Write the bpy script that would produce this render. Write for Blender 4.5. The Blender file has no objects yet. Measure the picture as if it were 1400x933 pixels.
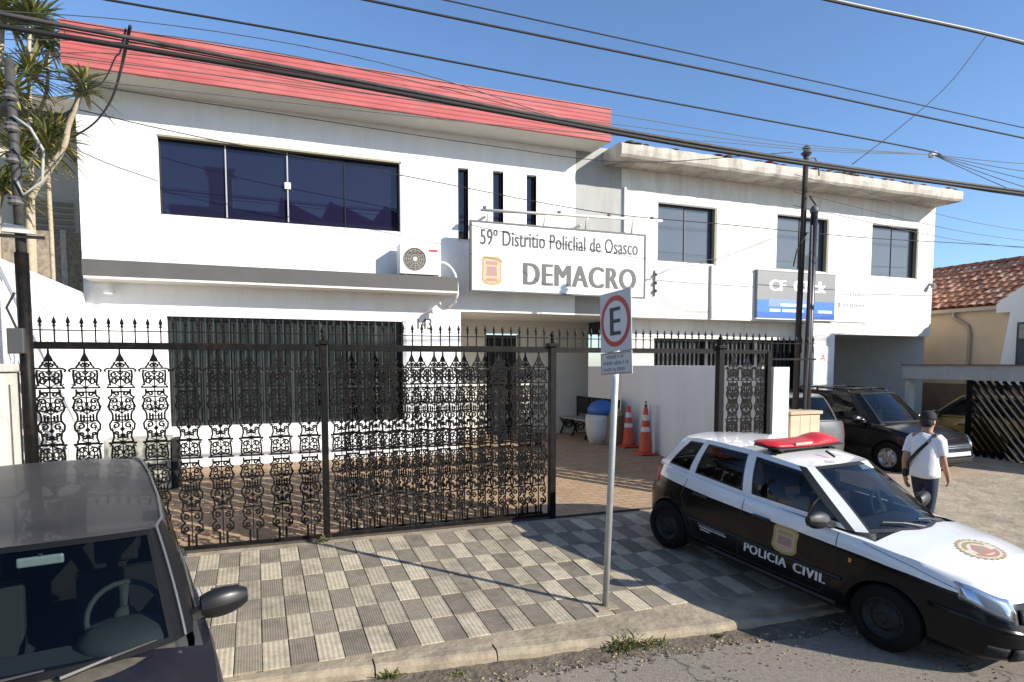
import bpy, bmesh, math, random
from mathutils import Vector, Matrix
from mathutils.bvhtree import BVHTree
R = math.radians
scene = bpy.context.scene
col = scene.collection
random.seed(7)

# ------------------------------------------------------------------ camera
cam_data = bpy.data.cameras.new('camera')
cam_data.sensor_width = 36.0
cam_data.lens = 889.0 / 1400.0 * 36.0
cam_data.shift_y = 93.5 / 1400.0
cam_data.clip_start = 0.05
cam_data.clip_end = 3000.0
cam = bpy.data.objects.new('camera', cam_data)
cam.location = (0.0, 0.0, 2.5)
cam.rotation_euler = (R(90 - 4.0), 0.0, R(-21.48))
col.objects.link(cam)
scene.camera = cam

# ------------------------------------------------------------------ light
SUN_DIR = Vector((0.925, -1.0, 0.65)).normalized()      # towards the sun
ELEV = math.asin(SUN_DIR.z)
world = bpy.data.worlds.new('World')
scene.world = world
world.use_nodes = True
wn = world.node_tree
bg = wn.nodes['Background']
sky = wn.nodes.new('ShaderNodeTexSky')
sky.sky_type = 'NISHITA'
sky.sun_disc = False
sky.sun_elevation = ELEV
sky.sun_rotation = math.atan2(SUN_DIR.x, SUN_DIR.y)
sky.altitude = 700.0
sky.air_density = 1.0
sky.dust_density = 0.7
sky.ozone_density = 5.0
wn.links.new(sky.outputs[0], bg.inputs[0])
bg.inputs[1].default_value = 0.138
sun_data = bpy.data.lights.new('sun', 'SUN')
sun_data.energy = 4.9
sun_data.angle = R(0.5)
sun_data.color = (1.0, 0.94, 0.85)
sun = bpy.data.objects.new('sun', sun_data)
sun.rotation_euler = SUN_DIR.to_track_quat('Z', 'Y').to_euler()
col.objects.link(sun)
vs = scene.view_settings
vs.view_transform = 'Standard'
vs.look = 'None'
vs.exposure = 0.66
vs.gamma = 1.0
vs.use_curve_mapping = False

# ------------------------------------------------------------------ materials
MATS = {}


def nodes_of(m):
    m.use_nodes = True
    return m.node_tree, m.node_tree.nodes['Principled BSDF']


def pbr(name, color, rough=0.6, metal=0.0, vary=0.0, vscale=3.0, bump=0.0, bscale=60.0, spec=0.5,
        dirt=None, dscale=1.2, damt=0.0, stretch=(1, 1, 1), coat=0.0, detail=6.0):
    """colour with noise variation, dirt patches and fine relief, all in world metres"""
    if name in MATS:
        return MATS[name]
    m = bpy.data.materials.new(name)
    nt, b = nodes_of(m)
    b.inputs['Base Color'].default_value = (*color, 1)
    b.inputs['Roughness'].default_value = rough
    b.inputs['Metallic'].default_value = metal
    b.inputs['Specular IOR Level'].default_value = spec
    if coat:
        b.inputs['Coat Weight'].default_value = coat
        b.inputs['Coat Roughness'].default_value = 0.04
    L = nt.links
    geo = nt.nodes.new('ShaderNodeNewGeometry')
    mp = nt.nodes.new('ShaderNodeMapping')
    mp.inputs['Scale'].default_value = stretch
    L.new(geo.outputs['Position'], mp.inputs['Vector'])
    cur = None
    if vary:
        n = nt.nodes.new('ShaderNodeTexNoise')
        n.inputs['Scale'].default_value = vscale
        n.inputs['Detail'].default_value = detail
        n.inputs['Roughness'].default_value = 0.65
        L.new(mp.outputs[0], n.inputs['Vector'])
        rmp = nt.nodes.new('ShaderNodeValToRGB')
        rmp.color_ramp.elements[0].position = 0.3
        rmp.color_ramp.elements[1].position = 0.72
        lo = [max(0, c * (1 - vary)) for c in color]
        hi = [min(1, c * (1 + vary * 0.6)) for c in color]
        rmp.color_ramp.elements[0].color = (*lo, 1)
        rmp.color_ramp.elements[1].color = (*hi, 1)
        L.new(n.outputs['Fac'], rmp.inputs[0])
        cur = rmp.outputs[0]
    if dirt is not None and damt > 0:
        n2 = nt.nodes.new('ShaderNodeTexNoise')
        n2.inputs['Scale'].default_value = dscale
        n2.inputs['Detail'].default_value = 9.0
        n2.inputs['Roughness'].default_value = 0.7
        L.new(mp.outputs[0], n2.inputs['Vector'])
        r2 = nt.nodes.new('ShaderNodeValToRGB')
        r2.color_ramp.elements[0].position = 0.48
        r2.color_ramp.elements[1].position = 0.75
        r2.color_ramp.elements[0].color = (0, 0, 0, 1)
        r2.color_ramp.elements[1].color = (damt, damt, damt, 1)
        L.new(n2.outputs['Fac'], r2.inputs[0])
        mx = nt.nodes.new('ShaderNodeMix')
        mx.data_type = 'RGBA'
        L.new(r2.outputs[0], mx.inputs['Factor'])
        mx.inputs['A'].default_value = (*color, 1)
        if cur:
            L.new(cur, mx.inputs['A'])
        mx.inputs['B'].default_value = (*dirt, 1)
        cur = mx.outputs['Result']
    if cur:
        L.new(cur, b.inputs['Base Color'])
    if bump:
        nb = nt.nodes.new('ShaderNodeTexNoise')
        nb.inputs['Scale'].default_value = bscale
        nb.inputs['Detail'].default_value = 4.0
        L.new(geo.outputs['Position'], nb.inputs['Vector'])
        bp = nt.nodes.new('ShaderNodeBump')
        bp.inputs['Strength'].default_value = 1.0
        bp.inputs['Distance'].default_value = bump
        L.new(nb.outputs['Fac'], bp.inputs['Height'])
        L.new(bp.outputs[0], b.inputs['Normal'])
    MATS[name] = m
    return m


def tile_mat(name, color, groove, depth):
    """ribbed cement paving tile: fine ribs running away from the street, stains"""
    m = pbr(name, color, 0.92, vary=0.22, vscale=14.0, dirt=(0.10, 0.08, 0.058), dscale=2.6, damt=0.85)
    nt, b = nodes_of(m)
    L = nt.links
    geo = nt.nodes.new('ShaderNodeNewGeometry')
    sep = nt.nodes.new('ShaderNodeSeparateXYZ')
    L.new(geo.outputs['Position'], sep.inputs[0])
    mul = nt.nodes.new('ShaderNodeMath'); mul.operation = 'MULTIPLY'
    L.new(sep.outputs['X'], mul.inputs[0]); mul.inputs[1].default_value = 2 * math.pi / groove
    sn = nt.nodes.new('ShaderNodeMath'); sn.operation = 'SINE'
    L.new(mul.outputs[0], sn.inputs[0])
    nb = nt.nodes.new('ShaderNodeTexNoise'); nb.inputs['Scale'].default_value = 140.0
    L.new(geo.outputs['Position'], nb.inputs['Vector'])
    ad = nt.nodes.new('ShaderNodeMath'); ad.operation = 'ADD'
    L.new(sn.outputs[0], ad.inputs[0]); L.new(nb.outputs['Fac'], ad.inputs[1])
    bp = nt.nodes.new('ShaderNodeBump')
    bp.inputs['Distance'].default_value = depth
    L.new(ad.outputs[0], bp.inputs['Height'])
    L.new(bp.outputs[0], b.inputs['Normal'])
    # darker grit sits in the grooves
    old = b.inputs['Base Color'].links[0].from_socket
    r = nt.nodes.new('ShaderNodeMapRange')
    r.inputs['From Min'].default_value = -1.0; r.inputs['From Max'].default_value = -0.1
    r.inputs['To Min'].default_value = 0.2; r.inputs['To Max'].default_value = 0.0
    L.new(sn.outputs[0], r.inputs['Value'])
    mx = nt.nodes.new('ShaderNodeMix'); mx.data_type = 'RGBA'
    L.new(r.outputs[0], mx.inputs['Factor'])
    L.new(old, mx.inputs['A'])
    mx.inputs['B'].default_value = (color[0] * .45, color[1] * .43, color[2] * .40, 1)
    # every tile weathers a little differently
    oi = nt.nodes.new('ShaderNodeObjectInfo')
    rr = nt.nodes.new('ShaderNodeMapRange')
    rr.inputs['To Min'].default_value = 0.80; rr.inputs['To Max'].default_value = 1.12
    L.new(oi.outputs['Random'], rr.inputs['Value'])
    vm = nt.nodes.new('ShaderNodeVectorMath'); vm.operation = 'SCALE'
    L.new(mx.outputs['Result'], vm.inputs[0]); L.new(rr.outputs[0], vm.inputs['Scale'])
    L.new(vm.outputs[0], b.inputs['Base Color'])
    return m


def glass_mat(name, tint, clear, rough=0.01, ior=1.5):
    """thin pane: see-through with tint, mirror-like at grazing angles"""
    m = bpy.data.materials.new(name)
    m.use_nodes = True
    nt = m.node_tree
    nt.nodes.remove(nt.nodes['Principled BSDF'])
    out = nt.nodes['Material Output']
    tr = nt.nodes.new('ShaderNodeBsdfTransparent')
    tr.inputs[0].default_value = (*[c * clear for c in tint], 1)
    gl = nt.nodes.new('ShaderNodeBsdfGlossy')
    gl.inputs['Roughness'].default_value = rough
    fr = nt.nodes.new('ShaderNodeFresnel')
    # the same reflection from either side of the thin pane
    ge = nt.nodes.new('ShaderNodeNewGeometry')
    mr = nt.nodes.new('ShaderNodeMapRange')
    mr.inputs['To Min'].default_value = ior; mr.inputs['To Max'].default_value = 1.0 / ior
    nt.links.new(ge.outputs['Backfacing'], mr.inputs['Value'])
    nt.links.new(mr.outputs[0], fr.inputs['IOR'])
    mx = nt.nodes.new('ShaderNodeMixShader')
    nt.links.new(fr.outputs[0], mx.inputs[0])
    nt.links.new(tr.outputs[0], mx.inputs[1])
    nt.links.new(gl.outputs[0], mx.inputs[2])
    nt.links.new(mx.outputs[0], out.inputs[0])
    MATS[name] = m
    return m


def brick_paver_mat():
    """courtyard floor: small red-brown pavers laid in rows, too far to pick apart"""
    m = pbr('yard_pavers', (0.34, 0.23, 0.135), 0.9, vary=0.25, vscale=5.0, dirt=(0.27, 0.2, 0.14), dscale=1.0, damt=0.5)
    nt, b = nodes_of(m)
    L = nt.links
    geo = nt.nodes.new('ShaderNodeNewGeometry')
    mp = nt.nodes.new('ShaderNodeMapping')
    mp.inputs['Rotation'].default_value = (0, 0, R(0))
    L.new(geo.outputs['Position'], mp.inputs['Vector'])
    br = nt.nodes.new('ShaderNodeTexBrick')
    br.inputs['Scale'].default_value = 1.0
    br.inputs['Brick Width'].default_value = 0.24
    br.inputs['Row Height'].default_value = 0.12
    br.inputs['Mortar Size'].default_value = 0.009
    br.inputs['Color1'].default_value = (0.41, 0.285, 0.17, 1)
    br.inputs['Color2'].default_value = (0.30, 0.195, 0.115, 1)
    br.inputs['Mortar'].default_value = (0.16, 0.115, 0.08, 1)
    L.new(mp.outputs[0], br.inputs['Vector'])
    old = b.inputs['Base Color'].links[0].from_socket
    mx = nt.nodes.new('ShaderNodeMix'); mx.data_type = 'RGBA'
    mx.inputs['Factor'].default_value = 0.6
    L.new(old, mx.inputs['A']); L.new(br.outputs['Color'], mx.inputs['B'])
    L.new(mx.outputs['Result'], b.inputs['Base Color'])
    bp = nt.nodes.new('ShaderNodeBump'); bp.inputs['Distance'].default_value = 0.006
    bp.invert = True
    L.new(br.outputs['Fac'], bp.inputs['Height']); L.new(bp.outputs[0], b.inputs['Normal'])
    return m


def asphalt_mat():
    m = pbr('asphalt', (0.25, 0.218, 0.172), 0.95, vary=0.38, vscale=26.0, dirt=(0.30, 0.255, 0.19), dscale=0.7, damt=0.75,
            bump=0.006, bscale=95.0)
    nt, b = nodes_of(m)
    L = nt.links
    geo = nt.nodes.new('ShaderNodeNewGeometry')
    # patched and cracked surface
    vo = nt.nodes.new('ShaderNodeTexVoronoi')
    vo.feature = 'DISTANCE_TO_EDGE'; vo.inputs['Scale'].default_value = 0.55
    nz = nt.nodes.new('ShaderNodeTexNoise'); nz.inputs['Scale'].default_value = 2.2; nz.inputs['Detail'].default_value = 8
    L.new(geo.outputs['Position'], nz.inputs['Vector'])
    va = nt.nodes.new('ShaderNodeVectorMath'); va.operation = 'MULTIPLY_ADD'
    L.new(nz.outputs['Color'], va.inputs[0]); va.inputs[1].default_value = (0.9, 0.9, 0.9)
    L.new(geo.outputs['Position'], va.inputs[2])
    L.new(va.outputs[0], vo.inputs['Vector'])
    lt = nt.nodes.new('ShaderNodeMath'); lt.operation = 'LESS_THAN'
    L.new(vo.outputs['Distance'], lt.inputs[0]); lt.inputs[1].default_value = 0.006
    # pale grit
    vg = nt.nodes.new('ShaderNodeTexVoronoi'); vg.inputs['Scale'].default_value = 60.0
    L.new(geo.outputs['Position'], vg.inputs['Vector'])
    gt = nt.nodes.new('ShaderNodeMath'); gt.operation = 'LESS_THAN'
    L.new(vg.outputs['Distance'], gt.inputs[0]); gt.inputs[1].default_value = 0.16
    old = b.inputs['Base Color'].links[0].from_socket
    m1 = nt.nodes.new('ShaderNodeMix'); m1.data_type = 'RGBA'
    mm = nt.nodes.new('ShaderNodeMath'); mm.operation = 'MULTIPLY'; mm.inputs[1].default_value = 0.4
    L.new(gt.outputs[0], mm.inputs[0]); L.new(mm.outputs[0], m1.inputs['Factor'])
    L.new(old, m1.inputs['A']); m1.inputs['B'].default_value = (0.42, 0.38, 0.32, 1)
    m2 = nt.nodes.new('ShaderNodeMix'); m2.data_type = 'RGBA'
    m3 = nt.nodes.new('ShaderNodeMath'); m3.operation = 'MULTIPLY'; m3.inputs[1].default_value = 0.7
    L.new(lt.outputs[0], m3.inputs[0]); L.new(m3.outputs[0], m2.inputs['Factor'])
    L.new(m1.outputs['Result'], m2.inputs['A']); m2.inputs['B'].default_value = (0.05, 0.045, 0.04, 1)
    L.new(m2.outputs['Result'], b.inputs['Base Color'])
    return m


M_wall = pbr('white_wall_paint', (0.80, 0.80, 0.79), 0.85, vary=0.06, vscale=1.5, dirt=(0.55, 0.53, 0.48), dscale=1.6, damt=0.24,
             stretch=(2.2, 1, 0.22), bump=0.0015, bscale=45)
M_oldwall = pbr('old_white_wall', (0.74, 0.72, 0.67), 0.9, vary=0.10, vscale=2.5, dirt=(0.40, 0.37, 0.31), dscale=1.5, damt=0.55,
                stretch=(2.2, 1, 0.3), bump=0.002, bscale=40)
M_slab = pbr('stained_slab', (0.55, 0.51, 0.43), 0.92, vary=0.35, vscale=2.2, dirt=(0.15, 0.125, 0.095), dscale=1.5, damt=0.8,
             stretch=(1.6, 1, 0.5), bump=0.004, bscale=30)
M_graywall = pbr('grey_render', (0.56, 0.56, 0.53), 0.9, vary=0.08, vscale=2.0, dirt=(0.38, 0.37, 0.34), dscale=1.0, damt=0.4, bump=0.002)
M_cream = pbr('cream_recess', (0.62, 0.58, 0.50), 0.9, vary=0.06, vscale=2.0, bump=0.001)
M_soffit = pbr('eave_soffit', (0.66, 0.63, 0.56), 0.9, vary=0.06)
M_red = pbr('red_fascia', (0.40, 0.088, 0.085), 0.75, vary=0.16, vscale=4.0, dirt=(0.50, 0.20, 0.19), dscale=1.6, damt=0.6, stretch=(0.4, 1, 1.5))
M_band = pbr('dark_grey_band', (0.085, 0.083, 0.078), 0.7, vary=0.1)
M_iron = pbr('black_iron', (0.006, 0.006, 0.006), 0.5, vary=0.3, vscale=12, dirt=(0.045, 0.026, 0.017), dscale=7, damt=0.45, spec=0.14)
M_frame = pbr('dark_frame', (0.03, 0.03, 0.03), 0.45)
M_alu = pbr('pale_frame', (0.45, 0.45, 0.43), 0.4, metal=0.3)
M_navy = pbr('tinted_pane', (0.010, 0.010, 0.030), 0.02, spec=0.55)
M_pane = pbr('window_pane', (0.075, 0.09, 0.105), 0.05, spec=0.9)
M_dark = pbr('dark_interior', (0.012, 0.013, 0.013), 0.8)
M_grille = pbr('dark_shutter', (0.03, 0.036, 0.036), 0.6, vary=0.2)
M_steel = pbr('galvanised', (0.46, 0.48, 0.47), 0.42, metal=0.5, vary=0.15, vscale=8)
M_white = pbr('white_plastic', (0.80, 0.80, 0.78), 0.45, vary=0.03)
M_signw = pbr('sign_white', (0.80, 0.80, 0.79), 0.5)
M_signgrey = pbr('sign_lettering_grey', (0.095, 0.095, 0.09), 0.6)
M_signdark = pbr('sign_lettering_dark', (0.055, 0.055, 0.055), 0.6)
M_gold = pbr('crest_gold', (0.42, 0.28, 0.08), 0.6)
M_cpink = pbr('crest_pink', (0.40, 0.20, 0.15), 0.6)
M_cpale = pbr('crest_pale', (0.50, 0.37, 0.28), 0.6)
M_cgrey = pbr('crest_grey', (0.27, 0.25, 0.245), 0.6)
M_cgreen = pbr('crest_green', (0.16, 0.32, 0.24), 0.6)
M_tileL = tile_mat('paving_tile_pale', (0.47, 0.405, 0.295), 0.041, 0.0010)
M_tileD = tile_mat('paving_tile_grey', (0.255, 0.218, 0.165), 0.0205, 0.0007)
M_conc = pbr('worn_concrete', (0.35, 0.29, 0.205), 0.95, vary=0.35, vscale=4.0, dirt=(0.13, 0.11, 0.08), dscale=2.6, damt=0.7,
             bump=0.012, bscale=16)
M_gutter = pbr('gutter_dirt', (0.13, 0.105, 0.075), 1.0, vary=0.45, vscale=9, dirt=(0.26, 0.21, 0.15), dscale=5, damt=0.7, bump=0.02, bscale=24)
M_asph = asphalt_mat()
M_yard = brick_paver_mat()
M_grass = pbr('weed_green', (0.10, 0.135, 0.03), 0.8, vary=0.4, vscale=30)
M_straw = pbr('weed_dry', (0.34, 0.29, 0.13), 0.85, vary=0.3, vscale=30)
M_leaf = pbr('palm_leaf', (0.15, 0.175, 0.05), 0.55, vary=0.4, vscale=6)
M_leafy = pbr('palm_leaf_yellow', (0.33, 0.27, 0.07), 0.6, vary=0.3, vscale=6)
M_trunk = pbr('pale_bark', (0.44, 0.36, 0.25), 0.9, vary=0.3, vscale=14, stretch=(1, 1, 3), bump=0.006, bscale=50)
M_cable = pbr('black_cable', (0.010, 0.010, 0.010), 0.7, vary=0.3, vscale=5)
M_cableg = pbr('grey_cable', (0.10, 0.10, 0.10), 0.6)
M_wood = pbr('pole_wood', (0.035, 0.027, 0.02), 0.85, vary=0.4, vscale=6, stretch=(3, 3, .5), bump=0.004)
M_tan = pbr('tan_wall', (0.70, 0.53, 0.35), 0.9, vary=0.06, vscale=1.5, dirt=(0.5, 0.37, 0.24), dscale=1.2, damt=0.35, bump=0.002)
M_clay = pbr('clay_tile', (0.36, 0.135, 0.075), 0.9, vary=0.42, vscale=5.5, dirt=(0.10, 0.05, 0.035), dscale=4.0, damt=0.75, bump=0.004)
M_beige = pbr('beige_house', (0.76, 0.67, 0.52), 0.9, vary=0.1, vscale=1.5, dirt=(0.22, 0.18, 0.13), dscale=1.5, damt=0.4)
M_stone = pbr('meter_stone', (0.55, 0.44, 0.31), 0.85, vary=0.15, vscale=6)
M_rubber = pbr('tyre_rubber', (0.008, 0.008, 0.008), 0.85, vary=0.25, vscale=20, spec=.2)
M_blackp = pbr('black_trim', (0.013, 0.013, 0.014), 0.5)
M_interior = pbr('car_interior', (0.05, 0.055, 0.054), 0.8)
M_seat = pbr('car_seat', (0.035, 0.036, 0.036), 0.9)
M_lens = pbr('headlight_reflector', (0.62, 0.66, 0.72), 0.12, metal=0.85)
M_chrome = pbr('chrome', (0.7, 0.7, 0.7), 0.12, metal=1.0)
M_rim = pbr('steel_rim', (0.022, 0.022, 0.023), 0.5, metal=0.2, spec=.3)
M_alloy = pbr('alloy_rim', (0.42, 0.43, 0.44), 0.3, metal=0.8)
M_amber = pbr('lamp_orange', (0.7, 0.2, 0.02), 0.25, spec=0.7)
M_redlens = pbr('light_bar_red', (0.50, 0.02, 0.025), 0.38, spec=0.45, vary=.1)
M_cone = pbr('cone_orange', (0.62, 0.085, 0.03), 0.6, vary=0.12, vscale=9)
M_signred = pbr('sign_red', (0.45, 0.02, 0.025), 0.45)
M_cyanglass = glass_mat('windscreen_glass', (0.50, 0.56, 0.60), 0.75, ior=1.85)
M_sideglass = glass_mat('tinted_car_glass', (0.5, 0.5, 0.5), 0.5, ior=1.45)
M_vanglass = glass_mat('van_screen_glass', (0.52, 0.60, 0.60), 0.9, ior=1.4)
M_headglass = glass_mat('headlamp_cover', (0.95, 0.97, 1.0), 0.95, ior=1.45)


# ------------------------------------------------------------------ mesh helpers
class MB:
    """collects shapes, then links them as ONE mesh object"""

    def __init__(s):
        s.v, s.f, s.m = [], [], []

    def add(s, vs_, fs, mi=0):
        o = len(s.v)
        s.v += [tuple(p) for p in vs_]
        for f in fs:
            s.f.append(tuple(i + o for i in f)); s.m.append(mi)
        return s

    def box(s, x0, x1, y0, y1, z0, z1, mi=0, M=None):
        p = [(x0, y0, z0), (x1, y0, z0), (x1, y1, z0), (x0, y1, z0), (x0, y0, z1), (x1, y0, z1), (x1, y1, z1), (x0, y1, z1)]
        if M is not None:
            p = [M @ Vector(q) for q in p]
        return s.add(p, [(0, 3, 2, 1), (4, 5, 6, 7), (0, 1, 5, 4), (1, 2, 6, 5), (2, 3, 7, 6), (3, 0, 4, 7)], mi)

    def bar(s, a, b, w, d, mi=0, up=(0, 0, 1)):
        a, b = Vector(a), Vector(b)
        t = (b - a).normalized()
        u = Vector(up)
        if abs(t.dot(u)) > 0.95:
            u = Vector((0, 1, 0))
        n = t.cross(u).normalized(); u = n.cross(t)
        p = []
        for q in (a, b):
            for i, j in ((-1, -1), (1, -1), (1, 1), (-1, 1)):
                p.append(q + n * (i * w / 2) + u * (j * d / 2))
        return s.add(p, [(0, 1, 2, 3), (7, 6, 5, 4), (0, 4, 5, 1), (1, 5, 6, 2), (2, 6, 7, 3), (3, 7, 4, 0)], mi)

    def tube(s, path, r, n=8, mi=0, cap=True):
        path = [Vector(p) for p in path]
        rs = r if isinstance(r, (list, tuple)) else [r] * len(path)
        vs_, fs = [], []
        prev = None
        for i, p in enumerate(path):
            t = (path[min(i + 1, len(path) - 1)] - path[max(i - 1, 0)])
            t = t.normalized() if t.length > 1e-9 else Vector((0, 0, 1))
            if prev is None:
                a = Vector((0, 0, 1)) if abs(t.z) < 0.9 else Vector((1, 0, 0))
                n1 = t.cross(a).normalized()
            else:
                n1 = prev - t * prev.dot(t)
                n1 = n1.normalized() if n1.length > 1e-6 else t.orthogonal().normalized()
            prev = n1
            n2 = t.cross(n1)
            for k in range(n):
                a = 2 * math.pi * k / n
                vs_.append(p + (n1 * math.cos(a) + n2 * math.sin(a)) * rs[i])
        for i in range(len(path) - 1):
            for k in range(n):
                a, b_ = i * n + k, i * n + (k + 1) % n
                fs.append((a, b_, b_ + n, a + n))
        if cap:
            fs.append(tuple(range(n))[::-1]); fs.append(tuple(range((len(path) - 1) * n, len(path) * n)))
        return s.add(vs_, fs, mi)

    def lathe(s, prof, n=24, mi=0, M=None, mats=None, cap=True):
        """prof: (radius, z) from bottom to top"""
        vs_, fs = [], []
        for r_, z in prof:
            for k in range(n):
                a = 2 * math.pi * k / n
                vs_.append(Vector((r_ * math.cos(a), r_ * math.sin(a), z)))
        if M is not None:
            vs_ = [M @ q for q in vs_]
        o = len(s.v)
        s.v += [tuple(q) for q in vs_]
        for i in range(len(prof) - 1):
            for k in range(n):
                a, b_ = i * n + k, i * n + (k + 1) % n
                s.f.append((a + o, b_ + o, b_ + n + o, a + n + o)); s.m.append(mats[i] if mats else mi)
        if cap and prof[0][0] > 1e-6:
            s.f.append(tuple(o + k for k in range(n))[::-1]); s.m.append(mats[0] if mats else mi)
        if cap and prof[-1][0] > 1e-6:
            s.f.append(tuple(o + (len(prof) - 1) * n + k for k in range(n))); s.m.append(mats[-1] if mats else mi)
        return s

    def prism(s, poly, h, mi=0, M=None):
        """poly in local xy, extruded along local z from 0 to h"""
        n = len(poly)
        p = [Vector((x, y, 0)) for x, y in poly] + [Vector((x, y, h)) for x, y in poly]
        if M is not None:
            p = [M @ q for q in p]
        fs = [tuple(range(n))[::-1], tuple(range(n, 2 * n))]
        for i in range(n):
            j = (i + 1) % n
            fs.append((i, j, j + n, i + n))
        return s.add(p, fs, mi)

    def grid(s, rows, mi=0, flip=False):
        nr, nc = len(rows), len(rows[0])
        fs = []
        for i in range(nr - 1):
            for j in range(nc - 1):
                q = (i * nc + j, i * nc + j + 1, (i + 1) * nc + j + 1, (i + 1) * nc + j)
                fs.append(q[::-1] if flip else q)
        return s.add([p for r_ in rows for p in r_], fs, mi)

    def stroke(s, pts, w, d, M=None, mi=0, close=False):
        """flat iron strip following a curve in local xz, w wide in the plane and d deep in y"""
        n = len(pts)
        vs_, fs = [], []
        for i, (x, z) in enumerate(pts):
            if close:
                a, b_ = pts[(i - 1) % n], pts[(i + 1) % n]
            else:
                a, b_ = pts[max(i - 1, 0)], pts[min(i + 1, n - 1)]
            tx, tz = b_[0] - a[0], b_[1] - a[1]
            l = math.hypot(tx, tz) or 1.0
            nx, nz = -tz / l * w / 2, tx / l * w / 2
            vs_ += [(x + nx, -d / 2, z + nz), (x - nx, -d / 2, z - nz), (x - nx, d / 2, z - nz), (x + nx, d / 2, z + nz)]
        for i in range(n if close else n - 1):
            a, b_ = i * 4, ((i + 1) % n) * 4
            for k in range(4):
                fs.append((a + k, a + (k + 1) % 4, b_ + (k + 1) % 4, b_ + k))
        if not close:
            fs += [(3, 2, 1, 0), ((n - 1) * 4, (n - 1) * 4 + 1, (n - 1) * 4 + 2, (n - 1) * 4 + 3)]
        if M is not None:
            vs_ = [M @ Vector(q) for q in vs_]
        return s.add(vs_, fs, mi)

    def mesh(s, name, mats, smooth=False):
        me = bpy.data.meshes.new(name)
        me.from_pydata(s.v, [], s.f)
        mats = mats if isinstance(mats, (list, tuple)) else [mats]
        for m in mats:
            me.materials.append(m)
        me.polygons.foreach_set('material_index', s.m)
        if smooth:
            me.polygons.foreach_set('use_smooth', [True] * len(s.f))
        me.update()
        return me

    def build(s, name, mats, parent=None, smooth=False, bevel=0.0, fix=False, **tags):
        me = s.mesh(name, mats, smooth)
        if fix:
            bm = bmesh.new(); bm.from_mesh(me)
            bmesh.ops.recalc_face_normals(bm, faces=bm.faces)
            bm.to_mesh(me); bm.free()
        o = link(name, me, parent)
        if bevel:
            b = o.modifiers.new('bevel', 'BEVEL'); b.width = bevel; b.segments = 2; b.limit_method = 'ANGLE'
        return tag(o, **tags)


def link(name, data, parent=None):
    o = bpy.data.objects.new(name, data)
    col.objects.link(o)
    if parent is not None:
        o.parent = parent
    return o


def tag(o, label=None, cat=None, group=None, kind=None):
    if label: o['label'] = label
    if cat: o['category'] = cat
    if group: o['group'] = group
    if kind: o['kind'] = kind
    return o


def empty(name, loc=(0, 0, 0), rz=0.0, **t):
    o = bpy.data.objects.new(name, None)
    o.empty_display_size = 0.2
    o.location = loc
    o.rotation_euler = (0, 0, rz)
    col.objects.link(o)
    return tag(o, **t)


def inst(o, parent=None, loc=None, rot=None, scale=None):
    c = o.copy(); col.objects.link(c)
    c.parent = parent
    if loc is not None: c.location = loc
    if rot is not None: c.rotation_euler = rot
    if scale is not None: c.scale = scale
    return c


def baked(o):
    """apply an object's modifiers to its mesh"""
    dg = bpy.context.evaluated_depsgraph_get()
    dg.update()
    me = bpy.data.meshes.new_from_object(o.evaluated_get(dg))
    o.modifiers.clear()
    o.data = me
    return o


def text_mesh(body, size, extrude=0.002, xs=1.0, align='LEFT', bold=0.0, space=1.0):
    """lettering as a mesh in local xy"""
    cu = bpy.data.curves.new('lettering', 'FONT')
    cu.body = body
    cu.size = size
    cu.extrude = extrude
    cu.offset = bold
    cu.space_character = space
    cu.align_x = align
    cu.resolution_u = 4
    o = bpy.data.objects.new('lettering', cu)
    col.objects.link(o)
    dg = bpy.context.evaluated_depsgraph_get(); dg.update()
    me = bpy.data.meshes.new_from_object(o.evaluated_get(dg))
    bpy.data.objects.remove(o)
    for v in me.vertices:
        v.co.x *= xs
    return me


FRONT = Matrix.Rotation(R(90), 4, 'X')          # local xy -> facing the street (-Y), x to the right


def fat_text(body, width, height, bold=0.0, space=1.0):
    """flat lettering scaled to width x height; weight is added by slightly shifted copies, each a hair deeper"""
    base = text_mesh(body, 1.0, 0.0, space=space)
    out = bmesh.new()
    shifts = [0.0] if not bold else [-bold, -bold * .5, 0.0, bold * .5, bold]
    for k, dx in enumerate(shifts):
        bm = bmesh.new(); bm.from_mesh(base)
        for v in bm.verts:
            v.co.x += dx; v.co.z = k * 0.0004
        tmp = bpy.data.meshes.new('t'); bm.to_mesh(tmp); bm.free()
        out.from_mesh(tmp); bpy.data.meshes.remove(tmp)
    xs = [v.co.x for v in out.verts]; ys = [v.co.y for v in out.verts]
    sx, sy, x0, y0 = width / (max(xs) - min(xs)), height / (max(ys) - min(ys)), min(xs), min(ys)
    for v in out.verts:
        v.co = Vector(((v.co.x - x0) * sx, (v.co.y - y0) * sy, v.co.z))
    me = bpy.data.meshes.new('lettering')
    out.to_mesh(me); out.free()
    return me


def lettering(name, body, loc, width, height, mat, parent, Mrot=FRONT, bold=0.0, space=1.0, extrude=0.002):
    me = fat_text(body, width, height, bold, space)
    bm = bmesh.new(); bm.from_mesh(me)
    if extrude:
        r_ = bmesh.ops.extrude_face_region(bm, geom=bm.faces[:])
        for e in r_['geom']:
            if isinstance(e, bmesh.types.BMVert):
                e.co.z += extrude
    bm.to_mesh(me); bm.free()
    me.materials.append(mat)
    o = link(name, me, parent)
    o.matrix_local = Matrix.Translation(loc) @ Mrot
    return o


def arc(cx, cz, rx, rz, a0, a1, n=10):
    return [(cx + rx * math.cos(R(a0 + (a1 - a0) * i / n)), cz + rz * math.sin(R(a0 + (a1 - a0) * i / n))) for i in range(n + 1)]


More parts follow.
